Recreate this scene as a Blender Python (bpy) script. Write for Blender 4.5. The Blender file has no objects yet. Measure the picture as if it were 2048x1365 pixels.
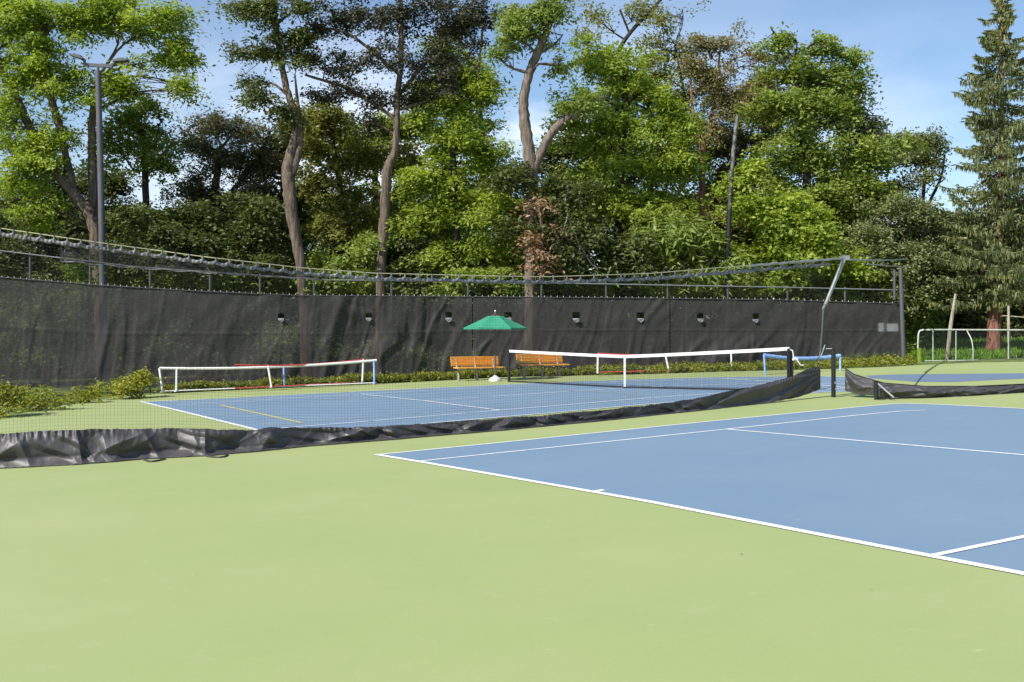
import bpy, math, random
import numpy as np
from mathutils import Vector

# ------------------------------------------------------------------ camera, sky, sun
F, YH, CX, H, S = 2195.0, 664.0, 1024.0, 1.68, 0.0349   # focal (px), horizon, centre, eye height, cross slope of the courts
scene = bpy.context.scene
cam_d = bpy.data.cameras.new('camera'); cam = bpy.data.objects.new('camera', cam_d)
scene.collection.objects.link(cam); scene.camera = cam
cam.location = (0, 0, H); cam.rotation_euler = (math.radians(90), 0, 0)
cam_d.sensor_width = 36; cam_d.lens = 36*F/2048; cam_d.shift_y = -(682.5-YH)/2048
cam_d.clip_start = 0.05; cam_d.clip_end = 3000

SUN = Vector((-0.74, -0.67, 0.0)).normalized(); EL = math.radians(44)
world = bpy.data.worlds.new('World'); scene.world = world; world.use_nodes = True
wn, wl = world.node_tree.nodes, world.node_tree.links
bg = wn['Background']
sky = wn.new('ShaderNodeTexSky'); sky.sky_type = 'NISHITA'; sky.sun_disc = False
sky.sun_elevation = EL; sky.sun_rotation = math.atan2(SUN.x, SUN.y)
sky.air_density = 1.0; sky.dust_density = 0.2; sky.ozone_density = 3.0
tc = wn.new('ShaderNodeTexCoord'); mp = wn.new('ShaderNodeMapping'); mp.inputs['Scale'].default_value = (1, 1, 2.2)
nz = wn.new('ShaderNodeTexNoise'); nz.inputs['Scale'].default_value = 5.5; nz.inputs['Detail'].default_value = 9; nz.inputs['Roughness'].default_value = .55
cr = wn.new('ShaderNodeValToRGB'); cr.color_ramp.elements[0].position = .44; cr.color_ramp.elements[1].position = .58
sx = wn.new('ShaderNodeSeparateXYZ')
low = wn.new('ShaderNodeMapRange'); low.inputs[1].default_value = .27; low.inputs[2].default_value = .13; low.inputs[3].default_value = .10; low.inputs[4].default_value = 1.0
mul = wn.new('ShaderNodeMath'); mul.operation = 'MULTIPLY'
mix = wn.new('ShaderNodeMixRGB'); mix.inputs[2].default_value = (8.6, 9.0, 9.6, 1)
wl.new(tc.outputs['Generated'], mp.inputs[0]); wl.new(mp.outputs[0], nz.inputs[0]); wl.new(nz.outputs[0], cr.inputs[0])
wl.new(tc.outputs['Generated'], sx.inputs[0]); wl.new(sx.outputs[2], low.inputs[0])
wl.new(cr.outputs[0], mul.inputs[0]); wl.new(low.outputs[0], mul.inputs[1])
ab = wn.new('ShaderNodeMath'); ab.operation = 'ABSOLUTE'; wl.new(sx.outputs[0], ab.inputs[0])
side = wn.new('ShaderNodeMapRange'); side.inputs[1].default_value = .40; side.inputs[2].default_value = .10; side.inputs[3].default_value = .05; side.inputs[4].default_value = 1.0   # the clouds stand in one part of the sky
wl.new(ab.outputs[0], side.inputs[0]); mu2 = wn.new('ShaderNodeMath'); mu2.operation = 'MULTIPLY'
wl.new(mul.outputs[0], mu2.inputs[0]); wl.new(side.outputs[0], mu2.inputs[1])
wl.new(mu2.outputs[0], mix.inputs[0]); wl.new(sky.outputs[0], mix.inputs[1]); wl.new(mix.outputs[0], bg.inputs[0])
bg.inputs[1].default_value = 0.088

sun_d = bpy.data.lights.new('sun', 'SUN'); sun_d.energy = 4.2; sun_d.angle = math.radians(.5); sun_d.color = (1, .955, .88)
sun = bpy.data.objects.new('sun', sun_d); scene.collection.objects.link(sun)
to_sun = Vector((SUN.x*math.cos(EL), SUN.y*math.cos(EL), math.sin(EL)))
sun.rotation_euler = to_sun.to_track_quat('Z', 'Y').to_euler(); sun.location = (-20, -10, 30)
vs = scene.view_settings; vs.view_transform = 'Standard'; vs.look = 'None'; vs.gamma = 1; vs.exposure = 0.80
scene.cycles.transparent_max_bounces = 24

# ------------------------------------------------------------------ helpers
rng = np.random.default_rng(7); random.seed(7)
def Vp(px, py, Y): return np.array([(px-CX)*Y/F, Y, H+(YH-py)*Y/F])     # a point seen at (px,py) standing Y metres away
def gY(px, py): return F*H/(py-YH+S*(px-CX))
def G(px, py, dz=0.0):
    Y = gY(px, py); X = (px-CX)*Y/F
    return np.array([X, Y, S*X+dz])
def gz(X, Y=0): return S*float(np.clip(X, -24, 24))
def interp(tab, x):
    tab = np.array(tab, float); return np.interp(x, tab[:, 0], tab[:, 1])

def link(o, parent=None):
    scene.collection.objects.link(o)
    if parent is not None: o.parent = parent
    return o
def mesh_np(name, V, Fc, mat, parent=None, smooth=False):
    """V (n,3) array in world space, Fc = list of face arrays (n,k); one mesh object"""
    V = np.asarray(V, np.float32).reshape(-1, 3)
    if parent is not None: V = V-np.array(parent.location, np.float32)
    me = bpy.data.meshes.new(name)
    if not isinstance(Fc, list): Fc = [Fc]
    Fc = [np.asarray(f, np.int32) for f in Fc if len(f)]
    li = np.concatenate([f.ravel() for f in Fc]); tot = np.concatenate([np.full(len(f), f.shape[1], np.int32) for f in Fc])
    st = np.concatenate([[0], np.cumsum(tot)[:-1]]).astype(np.int32)
    me.vertices.add(len(V)); me.vertices.foreach_set('co', V.ravel())
    me.loops.add(len(li)); me.loops.foreach_set('vertex_index', li)
    me.polygons.add(len(tot)); me.polygons.foreach_set('loop_start', st); me.polygons.foreach_set('loop_total', tot)
    me.polygons.foreach_set('use_smooth', np.full(len(tot), smooth))
    me.update(calc_edges=True); me.validate()
    if mat: me.materials.append(mat)
    return link(bpy.data.objects.new(name, me), parent)
class MB:
    """collects shapes into one mesh"""
    def __init__(s): s.V = []; s.F = {}; s.n = 0
    def add(s, V, F):
        V = np.asarray(V, float).reshape(-1, 3)
        for f in F: s.F.setdefault(len(f), []).append([i+s.n for i in f])
        s.V.append(V); s.n += len(V)
    def box(s, c, size, ax=None, bev=0):
        c = np.array(c, float); h = np.array(size, float)/2
        A = np.eye(3) if ax is None else np.array(ax, float)
        pts = [c+A.T@(h*np.array([x, y, z])) for z in (-1, 1) for y in (-1, 1) for x in (-1, 1)]
        s.add(pts, [(0, 2, 3, 1), (4, 5, 7, 6), (0, 1, 5, 4), (2, 6, 7, 3), (0, 4, 6, 2), (1, 3, 7, 5)])
    def tube(s, P, R, n=8, cap=True, rough=0, rg=None):
        P = np.asarray(P, float); m = len(P); R = np.broadcast_to(np.asarray(R, float), (m,))
        T = np.gradient(P, axis=0); T /= np.linalg.norm(T, axis=1)[:, None]+1e-9
        ref = np.array([0, 0, 1.]) if abs(T[0][2]) < .9 else np.array([1., 0, 0])
        V = []
        a = np.linspace(0, 2*np.pi, n, endpoint=False)
        for i in range(m):
            u = np.cross(ref, T[i]); u /= np.linalg.norm(u)+1e-9; w = np.cross(T[i], u); ref = np.cross(T[i], u) if False else ref
            r = R[i]*(1+(rough*rg.uniform(-1, 1, n) if rough else 0))
            V.append(P[i]+np.outer(np.cos(a)*r, u)+np.outer(np.sin(a)*r, w))
        f = []
        for i in range(m-1):
            for k in range(n):
                f.append((i*n+k, i*n+(k+1) % n, (i+1)*n+(k+1) % n, (i+1)*n+k))
        s.add(np.concatenate(V), f)
        if cap:
            s.add(V[0], [tuple(range(n))[::-1]]); s.add(V[-1], [tuple(range(n))])
    def build(s, name, mat, parent=None, smooth=False):
        return mesh_np(name, np.concatenate(s.V), [np.array(v) for v in s.F.values()], mat, parent, smooth)
def tag(o, label=None, cat=None, group=None, kind=None):
    if label: o['label'] = label
    if cat: o['category'] = cat
    if group: o['group'] = group
    if kind: o['kind'] = kind
    return o
def thing(name, loc, label, cat, group=None):
    o = bpy.data.objects.new(name, None); o.location = [float(v) for v in loc]; o.empty_display_size = .2
    link(o); return tag(o, label, cat, group)
def copy_tree(o, parent=None):
    c = o.copy(); scene.collection.objects.link(c); c.parent = parent
    for ch in list(o.children): copy_tree(ch, c)
    return c
def spline(pts, n):
    pts = np.asarray(pts, float); m = len(pts)
    if m == 2: t = np.linspace(0, 1, n)[:, None]; return pts[0]*(1-t)+pts[1]*t
    P = np.vstack([2*pts[0]-pts[1], pts, 2*pts[-1]-pts[-2]]); out = []
    for t in np.linspace(0, m-1-1e-6, n):
        i = int(t); u = t-i; a, b, c, d = P[i:i+4]
        out.append(.5*((2*b)+(-a+c)*u+(2*a-5*b+4*c-d)*u*u+(-a+3*b-3*c+d)*u**3))
    return np.array(out)

# ------------------------------------------------------------------ materials
def mat(name, col, rough=.6, metal=0, noise=None, bump=None, spec=.5):
    """noise = (scale, second colour, lo, hi); bump = (scale, strength)"""
    m = bpy.data.materials.new(name); m.use_nodes = True; n, l = m.node_tree.nodes, m.node_tree.links
    b = n['Principled BSDF']; b.inputs['Base Color'].default_value = (*col, 1); b.inputs['Roughness'].default_value = rough
    b.inputs['Metallic'].default_value = metal; b.inputs['Specular IOR Level'].default_value = spec
    g = n.new('ShaderNodeNewGeometry')
    if noise:
        t = n.new('ShaderNodeTexNoise'); t.inputs['Scale'].default_value = noise[0]; t.inputs['Detail'].default_value = 6
        r = n.new('ShaderNodeValToRGB'); r.color_ramp.elements[0].position = noise[2]; r.color_ramp.elements[1].position = noise[3]
        r.color_ramp.elements[0].color = (*col, 1); r.color_ramp.elements[1].color = (*noise[1], 1)
        l.new(g.outputs['Position'], t.inputs['Vector']); l.new(t.outputs[0], r.inputs[0]); l.new(r.outputs[0], b.inputs['Base Color'])
    if bump:
        t = n.new('ShaderNodeTexNoise'); t.inputs['Scale'].default_value = bump[0]; t.inputs['Detail'].default_value = 5
        bp = n.new('ShaderNodeBump'); bp.inputs['Strength'].default_value = bump[1]; bp.inputs['Distance'].default_value = .02
        l.new(g.outputs['Position'], t.inputs['Vector']); l.new(t.outputs[0], bp.inputs['Height']); l.new(bp.outputs[0], b.inputs['Normal'])
    return m
def court_mat(name, c0, c1, c2, scuff):
    m = bpy.data.materials.new(name); m.use_nodes = True; n, l = m.node_tree.nodes, m.node_tree.links
    b = n['Principled BSDF']; b.inputs['Roughness'].default_value = .75; b.inputs['Specular IOR Level'].default_value = .25
    g = n.new('ShaderNodeNewGeometry')
    def ns(sc, det, rg=.5):
        t = n.new('ShaderNodeTexNoise'); t.inputs['Scale'].default_value = sc; t.inputs['Detail'].default_value = det; t.inputs['Roughness'].default_value = rg
        l.new(g.outputs['Position'], t.inputs['Vector']); return t
    t1, t2, t3 = ns(.35, 3), ns(2.2, 8, .65), ns(260, 2)
    r1 = n.new('ShaderNodeValToRGB'); r1.color_ramp.elements[0].position = .3; r1.color_ramp.elements[1].position = .7
    r1.color_ramp.elements[0].color = (*c0, 1); r1.color_ramp.elements[1].color = (*c1, 1)
    r2 = n.new('ShaderNodeValToRGB'); r2.color_ramp.elements[0].position = .60; r2.color_ramp.elements[1].position = .80
    r2.color_ramp.elements[0].color = (0, 0, 0, 1); r2.color_ramp.elements[1].color = (scuff, scuff, scuff, 1)
    mx = n.new('ShaderNodeMixRGB'); mx.inputs[2].default_value = (*c2, 1)
    l.new(t1.outputs[0], r1.inputs[0]); l.new(t2.outputs[0], r2.inputs[0]); l.new(r1.outputs[0], mx.inputs[1]); l.new(r2.outputs[0], mx.inputs[0])
    # grit, worn blotches and ball scuffs of the coating itself
    def layer(prev, tex, lo, hi, col, fac):
        r = n.new('ShaderNodeValToRGB'); r.color_ramp.elements[0].position = lo; r.color_ramp.elements[1].position = hi
        r.color_ramp.elements[0].color = (0, 0, 0, 1); r.color_ramp.elements[1].color = (fac, fac, fac, 1)
        q = n.new('ShaderNodeMixRGB'); q.inputs[2].default_value = (*col, 1); l.new(tex.outputs[0], r.inputs[0]); l.new(r.outputs[0], q.inputs[0]); l.new(prev.outputs[0], q.inputs[1]); return q
    q = layer(mx, ns(.9, 6, .7), .50, .72, tuple(c*.93 for c in c0), .4)
    q = layer(q, ns(95, 3, .6), .50, .80, tuple(c*.80 for c in c0), .5)
    mpn = n.new('ShaderNodeMapping'); mpn.inputs['Scale'].default_value = (2.2, 9, 1); mpn.inputs['Rotation'].default_value = (0, 0, .5); l.new(g.outputs['Position'], mpn.inputs[0])
    sc = n.new('ShaderNodeTexNoise'); sc.inputs['Scale'].default_value = 1.6; sc.inputs['Detail'].default_value = 4; l.new(mpn.outputs[0], sc.inputs['Vector'])
    q = layer(q, sc, .70, .76, tuple(min(1, c*1.35+.03) for c in c1), .55)
    l.new(q.outputs[0], b.inputs['Base Color'])
    bp = n.new('ShaderNodeBump'); bp.inputs['Strength'].default_value = .25; bp.inputs['Distance'].default_value = .004
    l.new(t3.outputs[0], bp.inputs['Height']); l.new(bp.outputs[0], b.inputs['Normal'])
    return m
def leaf_mat(name, c0, c1, trans=.35, c2=None):
    m = bpy.data.materials.new(name); m.use_nodes = True; n, l = m.node_tree.nodes, m.node_tree.links
    out = n['Material Output']; b = n['Principled BSDF']; b.inputs['Roughness'].default_value = .5; b.inputs['Specular IOR Level'].default_value = .35
    g = n.new('ShaderNodeNewGeometry'); t = n.new('ShaderNodeTexNoise'); t.inputs['Scale'].default_value = .9; t.inputs['Detail'].default_value = 3
    l.new(g.outputs['Position'], t.inputs['Vector'])
    ad = n.new('ShaderNodeMath'); ad.operation = 'MULTIPLY_ADD'; ad.inputs[1].default_value = .45
    l.new(g.outputs['Random Per Island'], ad.inputs[0])
    sb = n.new('ShaderNodeMath'); sb.operation = 'MULTIPLY_ADD'; sb.inputs[1].default_value = 1.5; sb.inputs[2].default_value = -.45
    l.new(t.outputs[0], sb.inputs[0]); l.new(sb.outputs[0], ad.inputs[2])
    r = n.new('ShaderNodeValToRGB'); r.color_ramp.elements[0].position = .15; r.color_ramp.elements[1].position = .85
    r.color_ramp.elements[0].color = (*c0, 1); r.color_ramp.elements[1].color = (*c1, 1)
    if c2: e = r.color_ramp.elements.new(.97); e.color = (*c2, 1)
    l.new(ad.outputs[0], r.inputs[0]); l.new(r.outputs[0], b.inputs['Base Color'])
    tr = n.new('ShaderNodeBsdfTranslucent'); hs = n.new('ShaderNodeMixRGB'); hs.blend_type = 'MULTIPLY'; hs.inputs[0].default_value = 1; hs.inputs[2].default_value = (1.15, 1.2, .5, 1)
    l.new(r.outputs[0], hs.inputs[1]); l.new(hs.outputs[0], tr.inputs[0])
    ms = n.new('ShaderNodeMixShader'); ms.inputs[0].default_value = trans
    l.new(b.outputs[0], ms.inputs[1]); l.new(tr.outputs[0], ms.inputs[2]); l.new(ms.outputs[0], out.inputs[0])
    return m
def bark_mat(name, c0, c1, sc=6):
    m = bpy.data.materials.new(name); m.use_nodes = True; n, l = m.node_tree.nodes, m.node_tree.links
    b = n['Principled BSDF']; b.inputs['Roughness'].default_value = .9; b.inputs['Specular IOR Level'].default_value = .15
    g = n.new('ShaderNodeNewGeometry'); mpn = n.new('ShaderNodeMapping'); mpn.inputs['Scale'].default_value = (sc, sc, sc*.13)
    t = n.new('ShaderNodeTexNoise'); t.inputs['Scale'].default_value = 2; t.inputs['Detail'].default_value = 8; t.inputs['Roughness'].default_value = .65
    r = n.new('ShaderNodeValToRGB'); r.color_ramp.elements[0].position = .36; r.color_ramp.elements[1].position = .64
    r.color_ramp.elements[0].color = (*c0, 1); r.color_ramp.elements[1].color = (*c1, 1)
    bp = n.new('ShaderNodeBump'); bp.inputs['Strength'].default_value = .9; bp.inputs['Distance'].default_value = .05
    l.new(g.outputs['Position'], mpn.inputs[0]); l.new(mpn.outputs[0], t.inputs[0]); l.new(t.outputs[0], r.inputs[0]); l.new(r.outputs[0], b.inputs['Base Color'])
    l.new(t.outputs[0], bp.inputs['Height']); l.new(bp.outputs[0], b.inputs['Normal'])
    return m
def screen_mat(name, col, see, rough=.5):
    m = mat(name, col, rough, noise=(1.7, tuple(c*1.5 for c in col), .35, .75)); n, l = m.node_tree.nodes, m.node_tree.links
    tr = n.new('ShaderNodeBsdfTransparent'); ms = n.new('ShaderNodeMixShader'); ms.inputs[0].default_value = see
    l.new(n['Principled BSDF'].outputs[0], ms.inputs[1]); l.new(tr.outputs[0], ms.inputs[2]); l.new(ms.outputs[0], n['Material Output'].inputs[0])
    return m

M = dict(
 green=court_mat('green_acrylic', (.266, .320, .128), (.302, .344, .148), (.35, .36, .21), .45),
 blue=court_mat('blue_acrylic', (.136, .208, .296), (.156, .230, .308), (.21, .275, .33), .4),
 dull_blue=court_mat('dull_blue_acrylic', (.115, .165, .24), (.13, .18, .25), (.16, .2, .25), .4),
 white=mat('white_paint', (.80, .81, .80), .6, noise=(11, (.56, .59, .60), .52, .74)),
 yellow=mat('yellow_paint', (.55, .46, .12), .6), faint=mat('faint_yellow_paint', (.36, .36, .24), .6),
 soil=mat('soil_and_grass', (.045, .055, .018), .95, noise=(1.2, (.12, .19, .025), .42, .62), bump=(25, .6)),
 grass=leaf_mat('lawn_grass', (.10, .22, .015), (.18, .33, .03), .3),
 vinyl=mat('black_vinyl', (.046, .043, .045), .5, noise=(3, (.066, .062, .064), .4, .7), bump=(9, .12), spec=.5),
 netting=mat('black_cord', (.012, .013, .014), .8),
 rope=mat('yellow_rope', (.42, .39, .24), .8), hem=mat('grey_hem', (.10, .10, .108), .6, noise=(14, (.22, .22, .235), .4, .7)),
 black_metal=mat('black_steel', (.012, .012, .013), .4, .0), dark_pole=mat('grey_powder_coat', (.085, .08, .095), .45, noise=(2, (.11, .105, .12), .4, .7)),
 galv=mat('galvanised_steel', (.33, .34, .35), .45, .6, noise=(8, (.22, .23, .24), .4, .7)),
 palerail=mat('pale_green_rail', (.40, .43, .36), .5, noise=(6, (.26, .30, .22), .4, .7)),
 link=mat('chain_link_wire', (.16, .165, .17), .5, .4), rail=mat('fence_rail', (.20, .21, .215), .5, .3),
 fpost=mat('fence_post', (.10, .10, .11), .5, .3),
 screen=screen_mat('windscreen_mesh', (.027, .0245, .0238), .20, .8),
 doubled=screen_mat('doubled_mesh', (.016, .0155, .016), .38, .8),
 white_tape=mat('white_net_tape', (.74, .73, .70), .7, noise=(8, (.62, .61, .58), .4, .8)), white_metal=mat('white_steel', (.70, .71, .72), .4),
 red=mat('red_tape', (.50, .05, .05), .6, noise=(9, (.62, .12, .10), .4, .8)), bluetape=mat('blue_tape', (.17, .30, .62), .6, noise=(9, (.30, .45, .75), .4, .7)),
 orange=mat('orange_wood', (.86, .41, .075), .5, noise=(7, (.72, .30, .04), .45, .75), bump=(30, .2)),
 concrete=mat('pale_concrete', (.30, .30, .29), .85, noise=(20, (.27, .27, .26), .4, .7)),
 canvas=mat('green_canvas', (.022, .215, .122), .8, noise=(5, (.030, .255, .150), .4, .7)),
 canvas_in=mat('green_canvas_underside', (.022, .255, .150), .8),
 polewood=mat('pole_wood', (.12, .075, .05), .5), whiteplastic=mat('white_base', (.66, .67, .68), .6, noise=(12, (.52, .53, .54), .4, .75)),
 bark=bark_mat('brown_bark', (.055, .040, .030), (.20, .155, .12)), barkgrey=bark_mat('pale_bark', (.075, .058, .046), (.24, .19, .155)),
 barkdark=bark_mat('dark_bark', (.02, .016, .014), (.065, .05, .042)), barkred=bark_mat('red_bark', (.10, .045, .03), (.34, .17, .12)),
 palewood=bark_mat('bleached_wood', (.22, .18, .14), (.48, .42, .34), 9), lens=mat('lamp_lens', (.5, .5, .48), .3),
 mottled=mat('mottled_pole', (.035, .035, .038), .6, noise=(4.5, (.20, .19, .17), .48, .66)),
)
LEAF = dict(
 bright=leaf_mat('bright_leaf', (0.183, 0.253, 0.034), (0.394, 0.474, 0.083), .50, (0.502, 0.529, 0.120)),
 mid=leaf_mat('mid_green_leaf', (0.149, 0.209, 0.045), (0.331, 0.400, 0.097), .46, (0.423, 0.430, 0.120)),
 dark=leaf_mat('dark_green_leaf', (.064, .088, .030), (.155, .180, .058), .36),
 backlit=leaf_mat('backlit_dark_leaf', (.028, .030, .022), (.095, .092, .054), .24),  # shade of the backlit top-centre crown put into a near-black leaf colour
 olive=leaf_mat('olive_leaf', (0.151, 0.172, 0.042), (0.307, 0.304, 0.087), .44, (0.383, 0.313, 0.081)),
 brown=leaf_mat('olive_brown_leaf', (0.162, 0.151, 0.070), (0.325, 0.290, 0.145), .38, (0.371, 0.267, 0.162)),
 grey=leaf_mat('grey_green_leaf', (0.128, 0.160, 0.064), (0.273, 0.296, 0.133), .38),
 spruce=leaf_mat('spruce_needles', (0.084, 0.114, 0.044), (0.232, 0.249, 0.099), .25, (0.418, 0.348, 0.128)),
 yellow=leaf_mat('yellow_green_leaf', (.16, .19, .014), (.34, .33, .035), .40, (.42, .33, .06)),
 dusky=leaf_mat('dusky_leaf', (0.081, 0.084, 0.046), (0.209, 0.200, 0.107), .30, (0.267, 0.209, 0.116)),
 dead=leaf_mat('dead_brown_leaf', (.20, .115, .062), (.42, .27, .17), .25),
 vine=leaf_mat('ground_vine_leaf', (.075, .10, .016), (.30, .31, .04), .38, (.42, .38, .07)),
)

# ------------------------------------------------------------------ ground, courts
def terrain():
    xs = np.concatenate([np.linspace(-1500, -60, 12), np.linspace(-50, 50, 51), np.linspace(60, 1500, 12)])
    ys = np.concatenate([np.linspace(-200, -10, 8), np.linspace(-5, 90, 48), np.linspace(120, 2500, 14)])
    X, Y = np.meshgrid(xs, ys); far = np.clip((Y-44)/8, 0, 1)*np.clip((X-8)/6, 0, 1)
    Z = S*np.clip(X, -24, 24)-.02+far*.35
    nx, ny = len(xs), len(ys)
    V = np.stack([X, Y, Z], -1).reshape(-1, 3)
    i = np.arange(nx*ny).reshape(ny, nx)
    Fq = np.stack([i[:-1, :-1], i[:-1, 1:], i[1:, 1:], i[1:, :-1]], -1).reshape(-1, 4)
    tag(mesh_np('ground', V, Fq, M['soil'], smooth=True), kind='structure')
terrain()
def sheet(name, pts, m, dz):
    pts = [np.array(p, float) for p in pts]
    for p in pts: p[2] = S*p[0]+dz
    mb = MB(); mb.add(pts, [tuple(range(len(pts)))])
    o = mb.build(name, m)
    import bmesh
    bm = bmesh.new(); bm.from_mesh(o.data); bmesh.ops.triangulate(bm, faces=bm.faces[:])
    for f in bm.faces:
        if f.normal.z < 0: f.normal_flip()
    bm.to_mesh(o.data); bm.free()
    return tag(o, kind='structure')
YAW, CU, CV = -1.0269, 14.74, -6.40
def C(u, v):
    du, dv = u-CU, v-CV; X = du*math.cos(YAW)-dv*math.sin(YAW); Y = du*math.sin(YAW)+dv*math.cos(YAW)
    return np.array([X, Y, S*X])
edge = [(-80, 850), (0, 836), (100, 815), (200, 799), (260, 793), (310, 789), (430, 783), (560, 777), (760, 768), (860, 763), (1020, 754.5), (1180, 751), (1290, 749), (1440, 744), (1560, 741), (1680, 738), (1800, 733), (1830, 731), (1940, 726), (2048, 724), (2200, 720)]
sheet('court_surface', [(-20, 20, 0), (-20, -8, 0), (34, -8, 0), (34, 36, 0)]+[G(*p) for p in edge][::-1], M['green'], 0)
sheet('near_tennis_court', [G(755, 910.5), G(1360, 849.5), G(1560, 829.8), G(1720, 814.5), G(1785, 809), G(1815, 808), G(1870, 809.5), G(2048, 818), G(2200, 826), G(2400, 840), C(10.97, 0), G(2048, 1149), G(1800, 1101.8), G(1300, 1005), G(1100, 970)], M['blue'], .004)
sheet('far_tennis_court', [G(283, 804.5), G(366, 824.5), G(505, 859), G(575, 876.5), G(880, 846), G(1080, 829), G(1290, 810), G(1500, 793), G(1640, 785.5), G(1700, 783.5), G(1760, 772), G(1745, 757), G(1640, 753), G(1440, 755), G(1290, 759), G(1080, 766.5), G(680, 785.5), G(560, 791.5), G(400, 799.5)], M['blue'], .004)
sheet('third_tennis_court', [G(1738, 756), G(1765, 759), G(1830, 764), G(1900, 765), G(1980, 761), G(2060, 757), G(2200, 752), G(2200, 743), G(2048, 747), G(1900, 748.5), G(1800, 749.5), G(1730, 752)], M['dull_blue'], .004)
def lines(name, paths, m, dz):
    mb = MB()
    for w, pts in paths:
        P = np.array([G(*p) if len(p) == 2 else p for p in pts]); P[:, 2] = S*P[:, 0]+dz
        T = np.gradient(P, axis=0); T[:, 2] = 0; T /= np.linalg.norm(T, axis=1)[:, None]
        N = np.stack([-T[:, 1], T[:, 0], 0*T[:, 0]], 1)*w/2; N[:, 2] = S*N[:, 0]
        k = len(P); mb.add(np.concatenate([P+N, P-N]), [(i, i+k, i+1+k, i+1) for i in range(k-1)])
        dz += .0004; 
    return tag(mb.build(name, m), kind='structure')
lines('near_court_lines', [
    (.085, [(752, 910.2), (842, 925), (1100, 970), (1300, 1005), (1800, 1102), (2048, 1149.5), C(10.97, 0)]),
    (.055, [(755, 910.6), (1000, 886.5), (1360, 849.7), (1560, 830), (1720, 814.7), (1785, 809.2), (1815, 808.2), (1870, 809.7), (2048, 818.3), (2200, 826.3)]),
    (.055, [(842, 923.5), (1453, 859.7), (1560, 848.2), (1720, 831), (1800, 823.7), (1850, 821.5)]),
    (.055, [(1453, 859.7), (1560, 869), (2048, 911.5), (2300, 934)]),
    (.065, [(1865, 1113.5), (2048, 1075.7), (2300, 1030)]),
    (.075, [(1192, 984.5), (1207, 981.8)])], M['white'], .008)
lines('far_court_lines', [
    (.085, [(281, 804.3), (366, 824.5), (505, 859), (575, 876.5)]),
    (.055, [(283, 804.6), (400, 799.7), (560, 791.7), (680, 785.7), (1080, 766.7), (1290, 759.2), (1440, 755.3), (1640, 753.2), (1740, 756)]),
    (.055, [(355, 810), (560, 798.4), (722, 789.5), (1000, 773.5), (1090, 769), (1290, 762.5), (1440, 758.6), (1640, 757)]),
    (.055, [(848, 803), (1250, 777), (1440, 770), (1600, 767)]),
    (.055, [(545, 859), (680, 848.6), (1000, 822), (1290, 798), (1505, 783), (1640, 779.5), (1740, 778)]),
    (.055, [(575, 876), (880, 846), (1080, 829), (1290, 810.2), (1500, 793.2), (1640, 785.7), (1700, 783.7)]),
    (.055, [(722, 789.5), (848, 803), (1000, 822)]),
    (.055, [(1445, 758.6), (1600, 767), (1700, 778)]),
    (.05, [(1630, 769), (1745, 770)])], M['white'], .0125)
lines('pickleball_lines', [(.07, [(441, 811.2), (560, 837.3), (602, 846.3)])], M['yellow'], .010)
lines('faint_court_lines', [
    (.04, [(400, 833.5), (510, 826)]), (.04, [(530, 853), (700, 838.6), (980, 817), (1290, 791.5)]),
    (.04, [(1045, 776), (1130, 781), (1285, 791)]), (.035, [(370, 816.5), (450, 811.8), (560, 806), (700, 797)])], M['faint'], .0108)

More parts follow.
